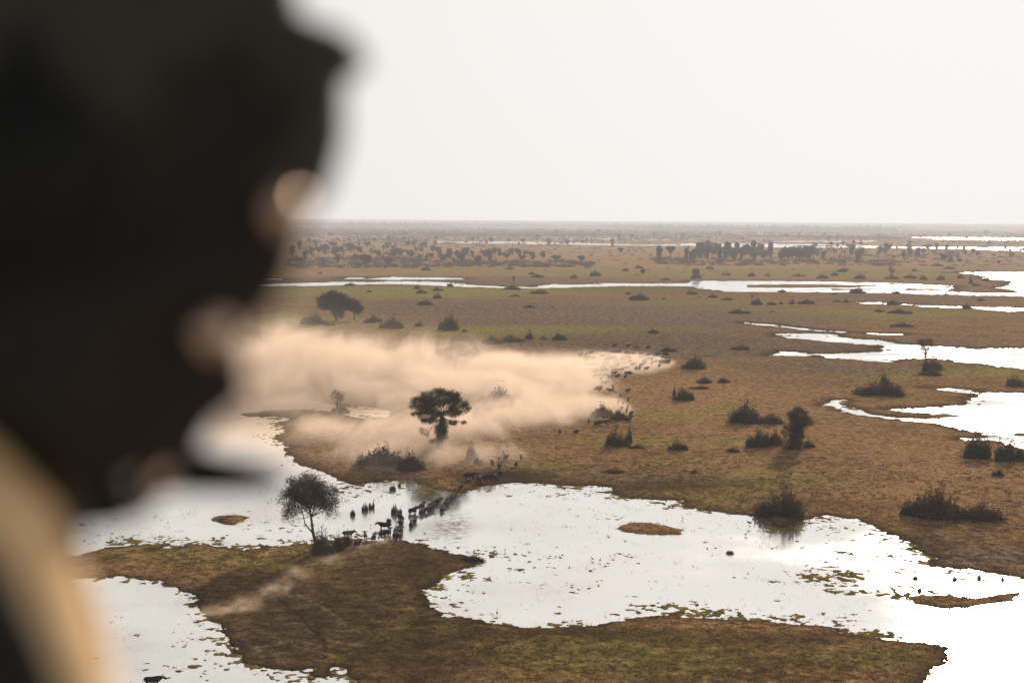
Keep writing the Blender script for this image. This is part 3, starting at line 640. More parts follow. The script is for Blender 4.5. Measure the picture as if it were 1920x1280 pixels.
def belt(n, u0, u1, v0, v1, hlo, hhi, kinds, label, group, wide=1.0):
    for i in range(n):
        u = u0 + (u1 - u0) * (i + rng.uniform(.1, .9)) / n; v = rng.uniform(v0, v1)
        k = kinds[int(rng.integers(0, len(kinds)))]
        nm = {'palm': 'palm', 'round': 'rounded tree', 'tall': 'tall tree', 'umbrella': 'flat topped tree'}[k]
        f = .92 if k in ('palm', 'tall') else .78
        far_tree(k, u, v, rng.uniform(hlo, hhi) * f, f'hazy {nm} {label}', f'{nm}s {group}', 'palm' if k == 'palm' else 'tree', wide)
belt(44, 545, 745, 464, 499, 16, 25, ['palm', 'palm', 'round', 'tall', 'umbrella'], 'in the palm belt at far left behind the silhouette', 'of the left palm belt')
belt(26, 725, 825, 460, 488, 11, 19, ['round', 'palm', 'umbrella', 'round'], 'in the scrubby gap right of the left palm belt', 'of the scrubby gap')
belt(40, 806, 1000, 474, 498, 13, 24, ['palm', 'palm', 'round', 'tall', 'umbrella'], 'in the middle palm belt left of the bare plain', 'of the middle palm belt')
belt(36, 1284, 1440, 478, 493, 18, 35, ['tall', 'tall', 'tall', 'round', 'palm'], 'in the dense tall belt right of the bare plain', 'of the dense right belt', .8)
belt(16, 1462, 1522, 484, 490, 20, 32, ['tall', 'round', 'round'], 'in the clump between the dense belt and the palm grove', 'of the clump beside the grove', .8)
belt(32, 1515, 1620, 475, 494, 16, 28, ['palm', 'palm', 'palm', 'tall'], 'in the palm grove before the far right water', 'of the right palm grove')
belt(20, 1640, 1800, 466, 490, 12, 22, ['palm', 'tall', 'round', 'umbrella'], 'in the hazy clump right of the palm grove', 'of the hazy right clump')
belt(14, 1790, 1925, 462, 486, 9, 16, ['round', 'umbrella', 'tall'], 'near the right edge below the far water', 'near the right edge')
belt(34, 600, 1910, 441, 456, 8, 15, ['tall', 'round', 'umbrella'], 'scattered along the back shore of the far water', 'behind the far water')

# ------------------------------------------------------------------ bushes
BP = [link(bpy.data.objects.new('bush', make_bush('bush', 100 + i, [M_leaf, M_leaf_b, M_leaf, M_leaf_dry, M_leaf_g, M_leaf_b][i], leaf=.085, n=4200, w=1.0, d=.75, h=[.62, .5, .75, .6, .66, .45][i], lobes=[11, 14, 9, 12, 10, 15][i], spiky=[.15, .1, .5, .3, .2, .35][i]))) for i in range(6)]
buse = set()
def bush(u, v, w, h, pi, label, group=None, name='bush'):
    if pi in buse: o = BP[pi].copy(); COL.objects.link(o)
    else: o = BP[pi]; buse.add(pi)
    k = mpp(u, v); sx = w * k / 2.0; hz = [.66, .54, .8, .64, .7, .5][pi]
    place(o, u, v - h * .06, rng.uniform(-.5, .5) + (math.pi if rng.random() < .5 else 0), (sx, sx * .85, h * k / hz), .1)
    tag(o, label, 'bush', group); return o
big = [(1463,972,112,60,2,'large dark pointed thicket at the edge of the main lake, mirrored in its water'),(1750,975,125,62,5,'grey twiggy thicket with pale flecks on the brown plain, left half of a long clump'),(1828,978,105,34,1,'low dark tail of scrub trailing right from the grey twiggy thicket'),
 (1835,862,85,50,0,'rounded dark thicket below the tiny lollipop tree at the right edge'),(1895,868,75,48,4,'dark thicket cut off by the right edge beside the lollipop tree'),(1650,744,108,36,2,'spiky dark thicket above the thin curling creek'),(1658,722,16,24,2,'upright leafy shoot on top of the spiky thicket above the creek'),
 (1400,796,80,42,0,'domed dark thicket left of the creeper covered tree'),(1440,797,56,22,1,'low tail of scrub right of the domed thicket, behind the creeper tree'),(1420,842,62,42,4,'rounded leafy bush directly left of the creeper covered tree'),(1452,838,36,34,5,'thin bush filling the gap against the creeper covered tree'),(1517,842,24,20,2,'small tuft shaped bush just right of the creeper covered tree'),(1376,850,28,9,1,'flat little bush at the foot of the rounded leafy bush'),
 (1157,840,54,38,2,'dark bush with an upright stem near the running buffalo column'),(1179,836,16,44,2,'tall narrow shrub rising from the dark bush near the buffalo column'),(1270,846,46,18,0,'low dark cushion bush alone on green grass right of the buffalo column'),(1190,843,34,8,1,'flat bush low on green grass beside the dark bush with upright stem'),
 (1280,753,48,26,0,'dark bush with one twig standing up, right of the dust front'),(1264,745,8,22,2,'thin upright shrub at the left end of the dark bush right of the dust front'),(1300,694,56,28,3,'brown dry thicket at the very tip of the dust cloud'),(1255,661,34,11,1,'low dark bush just above the tip of the dust cloud'),(1320,720,36,13,3,'pale dry tussock below the brown thicket, left one of two'),(1358,719,30,11,3,'pale dry tussock below the brown thicket, right one of two'),(1310,731,44,6,1,'flat strip of dark scrub under the pale tussocks'),
 (1745,697,58,24,0,'dark bush around the foot of the flat topped tree by the channel'),(1742,698 + 8,44,13,1,'low dark bush in front of the flat topped tree by the channel'),(1905,726,60,20,3,'grey bush on green grass at the right edge'),(1870,895,26,14,1,'flat dark bush below the lollipop tree thicket'),
 (606,1044,56,50,3,'dry brown bush heaped around the foot of the lone round crowned tree'),(633,1038,26,36,5,'leafless twiggy shrub to the right of the lone round crowned tree'),(650,1030,26,32,3,'second twiggy shrub hiding a buffalo on the near bank'),
 (715,876,100,40,5,'dusky thicket half hidden by dust left of the umbrella tree'),(770,886,60,40,5,'dusky shrub at the foot of the umbrella tree, left side'),(885,866,30,34,3,'bare branched shrub in the dust right of the umbrella tree'),(897,873,22,14,1,'small dark bush under the bare branched shrub in the dust'),(932,756,64,28,3,'pale thicket drowned in the dust, right of the umbrella tree crown'),(1082,692,36,14,3,'faint bush inside the bright dust near the running herd'),(640,772,44,14,3,'low bush round the small dusty tree by the left lake'),(1128,783,48,26,5,'dusty thicket beside the bend in the buffalo column'),(1160,790,40,22,5,'thin dusty shrub just inside the bend in the buffalo column'),
 (882,1052,52,13,1,'dark low scrub on the point where the near bank meets the main lake'),(1150,888,60,7,3,'flat brown bush lying on the bank above the main lake'),(1300,889,16,7,1,'tiny dark bush alone on the brown slope above the main lake'),
 (590,610,62,20,0,'dark bush left of the big bushy tree'),(618,612,22,8,1,'small bush at the left foot of the big bushy tree'),(700,606,40,15,5,'thorny scrub right of the big bushy tree'),(735,618,52,24,5,'broad grey bush at the top edge of the dust'),(786,613,20,9,0,'small dark bush by the top edge of the dust'),(842,622,46,34,5,'thin twiggy bush sticking up above the dust'),(870,624,14,7,0,'tiny dark bush right of the thin twiggy bush'),
 (922,647,44,18,5,'mound shaped bush left of the knobbly thicket'),(962,643,50,14,1,'long low part of the knobbly thicket on the strip above the dust'),(992,638,18,18,2,'upright knob at the right end of the knobbly thicket'),(1048,639,34,14,0,'dark bush right of the knobbly thicket above the dust'),(1020,637,16,6,1,'small low bush between the knobbly thicket and the dark bush'),
 (795,573,34,11,1,'low dark bush on the dark burnt strip'),(821,561,20,11,0,'small pointed bush above the low bush on the burnt strip'),(792,551,24,8,1,'left bush of three on the green bank'),(822,546,24,7,1,'middle bush of three on the green bank'),(782,543,14,9,5,'thin bush behind the left one of three on the green bank'),(655,537,24,7,1,'dark bush standing in the left channel'),(693,549,12,5,1,'tiny bush on the green bank at left'),(845,538,16,8,0,'dark bush at the right end of the left channel'),
 (963,544,38,9,1,'low mound of scrub at the foot of the lone palm'),(1008,552,38,9,1,'long dark bush on the bank right of the lone palm'),(964,557,22,5,1,'flat bush below the lone palm'),(993,578,26,7,5,'flat faint bush on the dark plain below the lone palm'),
 (1200,564,46,14,0,'broad dark bush alone on the brown plain below the river'),(1178,553,14,6,5,'thin bush above the broad dark bush below the river'),(1298,553,24,8,1,'dark bush left of the pair on the plain below the river'),(1338,559,20,7,1,'left bush of the pair on the plain below the river'),(1362,564,24,6,1,'right bush of the pair on the plain below the river'),(1246,562,10,3,1,'speck of a bush on the green patch below the river'),
 (1420,573,26,14,0,'dense bush around the short stout palm'),(1446,573,22,8,5,'second bush of the row on the dry plain'),(1464,572,12,7,0,'third and smallest bush of the row on the dry plain'),(1485,572,14,12,2,'pointed bush fourth in the row on the dry plain'),(1512,571,38,11,5,'longest bush at the right end of the row on the dry plain'),
 (1389,589,44,9,1,'long dark bush on the green patch below the bush row'),(1447,586,10,3,1,'speck of a bush right of the long dark bush'),(1225,626,26,9,5,'faint grey bush on the wide burnt plain'),(1389,657,42,10,5,'low grey bush left of the lower channel tip'),
 (1465,549,18,6,1,'small bush on the lower shore of the wide river reach'),(1563,553,18,4,1,'flat bush below the wide river reach'),(1609,551,36,13,0,'large dark bush on the lower shore of the wide river reach'),(1679,552,20,6,1,'pointed dark bush on the shore right of the large dark one'),(1775,553,12,4,1,'low bush where the river reach narrows at right'),(1568,567,16,4,1,'flat bush at the left end of the thin water streak'),(1586,567,9,8,2,'upright bush at the left end of the thin water streak'),(1675,572,36,10,5,'grey bush spanning the thin water streak'),(1811,580,26,10,0,'dark bush standing in the thin water streak'),(1840,565,16,6,1,'small bush above the thin water streak at right'),(1650,586,20,6,1,'left bush of the two under the thin water streak'),(1691,589,50,9,1,'long right bush of the two under the thin water streak'),(1692,614,50,9,5,'long low bush on the brown plain under the water streaks'),
 (1410,519,20,8,0,'leftmost bush of the line behind the wide river reach'),(1438,518,12,4,1,'second small bush of the line behind the wide river reach'),(1500,519,26,5,1,'flat bush, third of the line behind the wide river reach'),(1541,523,27,9,0,'domed bush, fourth of the line behind the wide river reach'),(1564,518,17,8,0,'grey bush right behind the domed one of the river line'),(1614,524,32,10,0,'bush with a long right tail in the river line'),(1670,524,30,7,1,'scrub mound under the compact dark tree'),(1706,523,28,9,5,'grey bush right of the compact dark tree'),(1730,526,22,10,0,'next grey bush along from the compact dark tree'),(1765,526,24,11,0,'rounded bush at the right end of the river line'),(1801,523,20,10,5,'thin pale bush before the right hand lake'),(1851,528,22,10,0,'bush on the far spit between two arms of the right lake'),(1820,533,9,18,2,'post shaped shrub on the spit between two arms of the right lake'),(1830,537,20,6,1,'low bush under the post shaped shrub on the spit'),(1835,510,12,5,1,'tiny bush in the upper arm of the right lake'),
 (1304,523,26,11,0,'wide lower bush under the double tiered tree'),(1114,519,30,12,0,'domed bush alone on the far green plain, left of the rounded tree'),(1172,509,15,6,1,'small flat bush behind the rounded tree of the green plain'),(1010,521,28,7,1,'low bush above the river to the right of the lone palm'),(996,515,15,5,1,'tiny bush above the low one by the lone palm'),(1076,523,16,9,5,'small pointed bush between the lone palm and the domed bush'),(1248,527,22,6,5,'flat bush on the upper river shore in the middle'),(1331,505,17,6,1,'flat dark bush left on the pale grass behind the green plain'),(1355,516,10,4,1,'tiny bush beside the double tiered tree'),(1363,517,16,5,1,'second small bush beside the double tiered tree'),
 (1199,504,17,7,1,'dark bush on the bare plain in front of the leaning tree'),(1583,508,22,5,1,'long flat bush behind the river line at right'),(1580,511,24,8,0,'dark bush in front of the long flat one at right'),(1650,499,14,6,1,'small bush in the pale grass under the palm grove'),(1715,509,12,6,0,'small bush right of the compact tree, further off'),(1757,500,26,7,5,'long bush on the pale grass at right'),(1782,505,22,6,1,'bush just below the long one on the pale grass at right'),(1783,492,12,12,0,'rounded bush clump standing up on the pale grass at right'),(1800,491,12,9,0,'second rounded clump on the pale grass at right'),(954,506,19,5,1,'flat bush below the middle palm belt'),(800,508,22,9,0,'dark pointed bush below the three lone palms'),(600,514,10,4,1,'tiny bush below the left palm belt')]
for u, v, w, h, pi, lab in big: bush(u, v, w, h, pi, lab)

# low scrub under the belts: an uncountable mass
def mass(name, spots, leafs, mleaf, label, cat, seed):
    rg = np.random.default_rng(seed); g = Geo()
    for (u, v, w, h) in spots:
        c = G(u, v); k = mpp(u, v); r = w * k * .5; hh = h * k
        z, s_ = hgt(c.x, c.y)
        if s_ < 1: continue
        q = rg.normal(size=(leafs, 3)) * np.array([r * .5, r * .5, hh * .42]); q[:, 2] = np.abs(q[:, 2])
        g.leaves(q + np.array([c.x, c.y, z]), max(.22, .26 * hh + .10 * r), rg, .2)
    o = g.build(name, mleaf, None, False); tag(o, label, cat, None, 'stuff'); return o
sp = []
for (n_, u0, u1, v0, v1, w0, w1, h0, h1) in [(190, 540, 800, 484, 504, 10, 26, 3, 8), (150, 800, 1110, 491, 502, 10, 26, 4, 8), (60, 1225, 1300, 484, 497, 8, 20, 3, 7), (150, 1280, 1680, 488, 499, 8, 22, 3, 7), (70, 1560, 1800, 478, 494, 8, 18, 3, 6), (80, 560, 1000, 462, 482, 6, 20, 2, 5), (90, 960, 1900, 461, 478, 6, 16, 2, 4.5), (130, 560, 1920, 444, 462, 6, 22, 1.5, 4), (60, 1700, 1920, 462, 500, 8, 18, 2, 5), (40, 1000, 1900, 498, 522, 5, 12, 1.5, 3), (260, 560, 1920, 446, 500, 5, 15, 2, 5), (120, 560, 1920, 500, 640, 3, 8, 1, 2.5)]:
    for _ in range(n_): sp.append((rng.uniform(u0, u1), rng.uniform(v0, v1), rng.uniform(w0, w1), rng.uniform(h0, h1)))
mass('scrub', sp, 70, M_leaf_b, 'low hazy scrub spread under the far tree belts', 'scrub', 200)

# far off woodland closing the horizon
rg = np.random.default_rng(300); g = Geo()
for (n_, d0, d1, w0, w1, dens_sc, lf) in [(1500, 4300, 8500, 8, 22, 600, 9), (3600, 6500, 15000, 15, 45, 900, 8), (4200, 13000, 58000, 50, 200, 2500, 7)]:
    k = 0
    while k < n_:
        D = 1 / rg.uniform(1 / d1, 1 / d0); x = rg.uniform(-.26, .46) * D
        if fbm(np.array([x / dens_sc]), np.array([D / (dens_sc * 1.6)]), 9, 2)[0] < -.15: k += .25; continue
        k += 1
        z, s_ = hgt(x, D)
        if s_ < 4: continue
        hh = rg.uniform(7, 17); w = rg.uniform(w0, w1)
        q = rg.normal(size=(lf, 3)) * np.array([w * .45, w * .45, hh * .24]) + np.array([x, D, hh * .5])
        g.leaves(q, max(hh * .5, w * .5), rg, 0, .45)
o = g.build('woodland', M_leaf_b, None, False); tag(o, 'grey hazy woodland closing the plain along the horizon', 'woodland', None, 'stuff')

# ------------------------------------------------------------------ grass tufts on the near land, sedge in the shallows
def tufts(name, n_, u0, u1, v0, v1, hlo, hhi, mleaf, label, cond, seed, blades=5, wid=.10):
    rg = np.random.default_rng(seed)
    u = rg.uniform(u0, u1, n_ * 3); v = v0 + (v1 - v0) * rg.random(n_ * 3)
    xs, ys, zs, ss = [], [], [], []
    keep = vn(u / 22., v / 7., seed) + .5 * vn(u / 6., v / 2.5, seed + 1)
    for a, b, kp in zip(u, v, keep):
        if kp < .72: continue
        c = G(a, b); z, s_ = hgt(c.x, c.y)
        if not cond(s_, z): continue
        xs.append((c.x, c.y, z)); ss.append((b - VH) and mpp(a, b) / .1)
        if len(xs) >= n_: break
    c = np.repeat(np.array(xs), blades, 0); k = np.clip(np.repeat(np.array(ss), blades), .7, 2.2)[:, None]
    m_ = len(c); base = c + rg.normal(size=(m_, 3)) * np.array([.22, .22, 0]) * k
    hh = rg.uniform(hlo, hhi, m_)[:, None] * k; lean = rg.normal(size=(m_, 2)) * .3
    tip = base + np.concatenate([lean * hh, hh], 1); sd_ = rg.normal(size=(m_, 2)); sd_ /= np.linalg.norm(sd_, axis=1)[:, None]
    off = np.concatenate([sd_ * wid, np.zeros((m_, 1))], 1) * k
    vtx = np.stack([base - off, base + off, tip], 1).reshape(-1, 3)
    o = link(bpy.data.objects.new(name, mesh_np(name, vtx, np.arange(3 * m_).reshape(-1, 3), mleaf, False))); tag(o, label, 'grass' if name != 'sedge' else 'sedge', None, 'stuff'); return o
tufts('grass', 9000, 300, 1960, 860, 1290, .08, .28, M_leaf_dry, 'short dry grass tufts on the brown flood plain', lambda s, z: s > .5, 401, 5)
tufts('sedge', 9000, 150, 1960, 900, 1270, .15, .6, M_leaf_dry, 'thin sedge stems standing in the shallow lake', lambda s, z: s < -2.5 or (s < .5 and rng.random() < .5), 403, 3, .022)

tufts('water_weed', 7000, 150, 1960, 895, 1275, .08, .34, M_leaf_dry, 'ragged weed mats standing in the shallows', lambda s, z: s < .4 and z > .0, 404, 5, .05)

def reed(u, v, w, h, label, group='reed tussocks in the shallows'):
    rg = np.random.default_rng(int(u * 7 + v)); g = Geo(); k = mpp(u, v); r = w * k * .5; hh = h * k
    for i in range(90):
        a = rg.uniform(0, 6.28); q = r * rg.random() ** .5
        x, y = math.cos(a) * q, math.sin(a) * q; ln = hh * rg.uniform(.6, 1.05) * (1 - .62 * q / r)
        lx, ly = x * 1.05 + rg.normal() * .08, y * 1.05 + rg.normal() * .08
        g.add([(x - .06, y, -.2), (x + .06, y, -.2), (lx * .8 + x * .2 + .04, ly, ln * .7), (lx, ly, ln)], [(0, 1, 2, 3)])
        g.add([(x, y - .06, -.2), (x, y + .06, -.2), (lx, ly + .04, ln * .7), (lx, ly, ln)], [(0, 1, 2, 3)])
    o = g.build('reed_tussock', M_leaf_dry if rg.random() < .4 else M_leaf_b, None, False); c = G(u, v); o.location = (c.x, c.y, 0); tag(o, label, 'reeds', group)
reed(661, 966, 9, 16, 'short reed tussock, leftmost in the shallows beside the lone tree'); reed(684, 957, 12, 21, 'thick dark reed tussock, second from the lone tree'); reed(694, 953, 6, 17, 'narrow reed tussock between two others near the lone tree'); reed(700, 952, 4, 16, 'thinnest reed tussock, right end of the small row near the lone tree')
reed(740, 962, 14, 26, 'tall brown reed tussock in the middle of the buffalo crossing'); reed(750, 965, 9, 18, 'smaller brown reed tussock touching the tall one at the crossing'); reed(729, 977, 9, 10, 'low brown tussock in the water behind the side on buffalo'); reed(736, 918, 12, 14, 'dark tussock on the weedy flat beyond the crossing'); reed(749, 911, 6, 8, 'small round tussock on the weedy flat beyond the crossing')
reed(1724, 1108, 7, 12, 'brown reed tussock in the weedy middle of the lake at right'); reed(1716, 1085, 10, 8, 'small dark tussock near the weedy shore at right'); reed(1790, 1087, 8, 10, 'dark tussock in bright water near the right shore'); reed(1836, 1085, 5, 12, 'thin tussock standing in bright water at right'); reed(1880, 1088, 6, 10, 'rightmost thin tussock in the bright water'); reed(1368, 1037, 15, 9, 'flat brown tussock in the open water right of centre')

# ------------------------------------------------------------------ buffalo
def buffalo_mesh(seed, phase, headup=0.0):
    g = Geo()
    g.tube([(-1.18, 0, 1.12), (-.95, 0, 1.10), (-.5, 0, 1.03), (0, 0, 1.0), (.45, 0, 1.05), (.8, 0, 1.15), (1.05, 0, 1.2)], [.22, .36, .41, .44, .45, .38, .25], 12, (.82, 1.05))
    g.tube([(.75, 0, 1.22), (1.1, 0, 1.22 + headup * .5), (1.38, 0, 1.18 + headup)], [.33, .26, .19], 10, (.8, 1))
    g.tube([(1.28, 0, 1.28 + headup), (1.5, 0, 1.12 + headup), (1.78, 0, .88 + headup)], [.19, .18, .12], 10, (.85, 1))
    for sx, sy, ph in ((.62, .2, 0), (.62, -.2, math.pi), (-.85, .2, math.pi * .9), (-.85, -.2, -.1)):
        sw = .26 * math.sin(phase + ph); lift = max(0, math.cos(phase + ph)) * .12 * (1 if phase else 0)
        hk = -.10 if sx < 0 else .05
        g.tube([(sx, sy, .95), (sx + sw * .5 - hk * .4, sy, .58), (sx + sw + hk, sy, .32 + lift), (sx + sw * 1.1, sy, .04 + lift)], [.22 if sx > 0 else .26, .13, .085, .085], 8)
    for s_ in (1, -1): g.tube([(1.3, .16 * s_, 1.25 + headup), (1.26, .34 * s_, 1.17 + headup), (1.25, .44 * s_, 1.1 + headup)], [.05, .08, .03], 6)
    g.tube([(-1.2, 0, 1.2), (-1.36, 0, .95), (-1.38, .02, .55)], [.05, .035, .05], 5)
    return remesh(g.mesh('buffalo', M_buff), .05, 2)
def horn_mesh(headup=0.0):
    g = Geo()
    for s_ in (1, -1): g.tube([(1.36, .0, 1.40 + headup), (1.34, .2 * s_, 1.40 + headup), (1.30, .42 * s_, 1.28 + headup), (1.28, .58 * s_, 1.33 + headup), (1.32, .56 * s_, 1.5 + headup), (1.36, .48 * s_, 1.58 + headup)], [.10, .095, .075, .06, .04, .015], 7)
    return g.mesh('horns', M_horn)
BM = [(buffalo_mesh(1, 0.0, .12), horn_mesh(.12)), (buffalo_mesh(2, .9, 0), horn_mesh(0)), (buffalo_mesh(3, 2.3, -.08), horn_mesh(-.08))]
BMb = []
for a, b in BM:
    c = a.copy(); c.materials.clear(); c.materials.append(M_buff_b); BMb.append((c, b))
def buffalo(u, v, face, label, group, s=1.0, pose=None, dusty=False, sink=0.0):
    """face: direction on the ground in degrees, 0 = to the right, 90 = away from the camera"""
    k = int(rng.integers(0, 3)) if pose is None else pose
    bm_, hm_ = (BMb if dusty else BM)[k]
    o = link(bpy.data.objects.new('buffalo', bm_)); link(bpy.data.objects.new('horns', hm_), o)
    c = G(u, v); z, _ = hgt(c.x, c.y)
    o.location = (c.x, c.y, max(z - .03, -.25) - sink); o.rotation_euler = (0, 0, math.radians(face)); o.scale = (s, s, s)
    tag(o, label, 'buffalo', group); return o
GC1 = 'buffalo fording the shallows'; GC2 = 'buffalo climbing from the water through mud'; GC3 = 'buffalo on the near bank'; GC4 = 'buffalo running along the edge of the dust'
for u, v, f, lab, gr, s_, ps, du in [
 (670, 1030, 60, 'dark buffalo nearest the lone tree, trailing last on the near bank', GC3, 1.0, 2, 0), (685, 1026, 40, 'small brown calf just right of the last buffalo on the near bank', GC3, .6, 1, 1), (701, 1015, 95, 'buffalo seen from behind, between the calf and the waterside bunch', GC3, 1.0, 1, 0), (685, 1010, 100, 'pale dusty buffalo at the water edge, seen end on', GC3, .9, 0, 1), (653, 1008, 20, 'brown buffalo half hidden behind the twiggy shrubs', GC3, 1.0, 0, 1),
 (718, 1009, 30, 'dust coated buffalo stepping up to the waterside bunch', GC3, 1.1, 1, 0), (729, 1003, 75, 'buffalo just behind the waterside bunch, entering the water', GC3, 1.0, 0, 0), (743, 1000, 80, 'upper left buffalo of the tight waterside bunch', GC3, 1.1, 1, 0), (752, 1000, 70, 'upper right buffalo of the tight waterside bunch', GC3, 1.0, 0, 0), (741, 1010, 95, 'front left buffalo of the tight waterside bunch on dark mud', GC3, 1.05, 2, 0), (749, 1009, 75, 'front right buffalo of the tight waterside bunch on dark mud', GC3, .95, 1, 0),
 (721, 990, 178, 'buffalo standing side on in the shallows, facing left', GC1, 1.15, 0, 0),
 (751, 974, 120, 'upper buffalo of two in line below the brown reed tussocks', GC1, 1.0, 0, 0), (752, 984, 85, 'lower buffalo of two in line below the brown reed tussocks', GC1, 1.05, 1, 0), (771, 987, 80, 'left buffalo of a close pair wading alone in open water', GC1, 1.05, 0, 0), (778, 980, 80, 'right buffalo of a close pair wading alone in open water', GC1, 1.05, 1, 0), (774, 962, 35, 'single buffalo wading between the reed tussocks and the file', GC1, 1.15, 0, 0),
 (791, 954, 60, 'leftmost buffalo of the crowded file, back row', GC1, 1.15, 0, 0), (792, 963, 70, 'leftmost buffalo of the crowded file, front row', GC1, 1.1, 1, 0), (802, 959, 60, 'second buffalo of the front row in the crowded file', GC1, 1.05, 2, 0), (808, 951, 50, 'middle buffalo of the crowded file, back row', GC1, 1.0, 1, 0), (809, 956, 65, 'middle buffalo of the crowded file, front row', GC1, 1.05, 0, 0), (816, 946, 40, 'second from the right in the crowded file', GC1, 1.0, 1, 0), (821, 943, 35, 'rightmost buffalo at the head of the crowded file', GC1, 1.0, 0, 0),
 (829, 958, 80, 'lowest buffalo of the single file through rippled water', GC1, 1.0, 1, 0), (837, 948, 65, 'second buffalo of the single file through rippled water', GC1, 1.05, 2, 0), (841, 941, 60, 'third buffalo of the single file through rippled water', GC1, 1.1, 1, 0), (845, 939, 60, 'fourth buffalo of the single file, nearest the mud', GC1, 1.0, 0, 0), (851, 933, 70, 'front buffalo of the pair leaving the water', GC1, 1.05, 1, 0), (855, 926, 60, 'rear buffalo of the pair leaving the water', GC1, 1.1, 2, 0),
 (863, 920, 50, 'buffalo at the top of the muddy exit, behind the pair', GC2, .9, 1, 0), (881, 902, 15, 'leftmost large buffalo of three on the muddy bank', GC2, 1.2, 0, 0), (878, 907, 30, 'calf below the leftmost large buffalo on the muddy bank', GC2, .65, 1, 1), (899, 906, 60, 'middle large buffalo of three on the muddy bank', GC2, 1.25, 1, 0), (916, 904, 25, 'rightmost large buffalo of three on the muddy bank', GC2, 1.2, 2, 0), (938, 895, 60, 'buffalo walking alone right of the three on the muddy bank', GC2, 1.15, 1, 0),
 (937, 882, 85, 'buffalo directly above the lone walker on the muddy bank', GC2, 1.1, 0, 0), (923, 876, 95, 'left outlying buffalo in the loose group on brown grass', GC2, 1.1, 1, 0), (937, 866, 70, 'small dusty buffalo behind the pair in the loose group', GC2, .8, 2, 1), (945, 858, 80, 'upper buffalo of the overlapping pair in the loose group', GC2, 1.0, 1, 1), (948, 867, 75, 'lower buffalo of the overlapping pair in the loose group', GC2, 1.15, 2, 0), (977, 867, 85, 'right outlying buffalo in the loose group on brown grass', GC2, 1.1, 1, 0), (968, 878, 80, 'buffalo below the right outlier, kicking up dust', GC2, 1.0, 2, 0),
 (1050, 815, 80, 'lone buffalo left behind at the lower edge of the dust', GC4, 1.05, 1, 0), (1080, 817, 60, 'galloping buffalo with a bright puff of dust at its heels', GC4, 1.15, 2, 0), (1104, 796, 85, 'buffalo fading into dust left of the side on pair', GC4, 1.05, 1, 0), (1120, 801, 40, 'front buffalo of the cluster beside the dark side on one', GC4, 1.2, 2, 0), (1122, 797, 50, 'rear buffalo of the cluster beside the dark side on one', GC4, 1.0, 1, 0), (1133, 799, 5, 'dark buffalo running side on to the right below the dusty thicket', GC4, 1.3, 2, 0), (1136, 789, 10, 'dust coated buffalo side on, above the dark running one', GC4, 1.2, 1, 1),
 (1178, 793, 75, 'lowest buffalo of the tight knot at the bend of the dust front', GC4, 1.25, 1, 0), (1181, 789, 65, 'middle buffalo of the tight knot at the bend of the dust front', GC4, 1.25, 2, 0), (1183, 782, 70, 'top buffalo of the tight knot at the bend of the dust front', GC4, 1.2, 1, 0), (1175, 776, 85, 'buffalo just above the tight knot at the bend', GC4, 1.1, 0, 0), (1177, 770, 85, 'second buffalo above the tight knot at the bend', GC4, 1.1, 1, 0), (1178, 755, 85, 'dark buffalo on the white dust edge, midway up the front', GC4, 1.2, 2, 0), (1177, 738, 50, 'buffalo on the right shoulder of the dust, below the notch', GC4, 1.2, 1, 0), (1149, 731, 90, 'dark buffalo seen end on in the notch of the dust', GC4, 1.25, 1, 0), (1145, 738, 175, 'blurred buffalo lengthwise just below the notch of the dust', GC4, 1.25, 0, 1),
 (1212, 697, 45, 'rightmost of three dark buffalo under the bright front', GC4, 1.4, 1, 0), (1199, 697, 70, 'middle of three dark buffalo under the bright front', GC4, 1.3, 2, 0), (1193, 697, 70, 'leftmost of three dark buffalo under the bright front', GC4, 1.3, 0, 0), (1173, 711, 70, 'dark buffalo at the lower tip of the bright front, above the notch', GC4, 1.3, 1, 0), (1158, 709, 60, 'brown buffalo left of the one at the lower tip', GC4, 1.2, 2, 1),
 (1215, 656, 40, 'lone dark buffalo on the upper edge of the bright front', GC4, 1.3, 1, 0), (1194, 655, 40, 'brown buffalo left of the lone dark one on the upper edge', GC4, 1.1, 2, 1), (1178, 653, 30, 'second dark buffalo from the left along the upper edge', GC4, 1.3, 1, 0), (1152, 652, 30, 'leftmost dark buffalo along the upper edge of the dust', GC4, 1.2, 0, 0), (1248, 670, 330, 'dark buffalo leading the herd near the tip of the dust', GC4, 1.4, 2, 0), (1233, 669, 20, 'second buffalo of the leading pair near the tip', GC4, 1.3, 1, 1), (1251, 677, 10, 'dusty buffalo just below the leader near the tip', GC4, 1.3, 2, 1)]:
    if gr in (GC1, GC2, GC3): s_ *= 1.12
    if gr in (GC1, GC2, GC3) and 25 < f < 120: f = 88 - (90 - f) * .5
    buffalo(u, v, f + rng.uniform(-8, 8), lab, gr, s_, ps, bool(du), sink=.18 if gr == GC1 else 0)
buffalo(287, 1281, 10, 'lone buffalo wading at the bottom edge in the left lake', 'buffalo wading in the left lake', 1.15, 0, False, .25)
hp = [(1085,668),(1150,664),(1215,669),(1262,678),(1256,686),(1200,701),(1160,712),(1135,726),(1122,742),(1105,700)]
cnt = 0
while cnt < 100:
    u, v = rng.uniform(1085, 1262), rng.uniform(656, 742)
    if not inside_and_dist(np.array([u]), np.array([v]), hp)[0][0]: continue
    buffalo(u, v, rng.uniform(0, 80), 'buffalo running half hidden inside the bright front of the dust cloud', 'buffalo inside the dust cloud', 1.3, None, rng.random() < .4); cnt += 1
for (u, v) in [(1168, 762), (1164, 747), (1159, 760), (1166, 772), (1155, 742)]:
    buffalo(u, v, 80, 'buffalo veiled by dust between the notch and the tight knot', 'buffalo behind the dust front', 1.1, None, True)

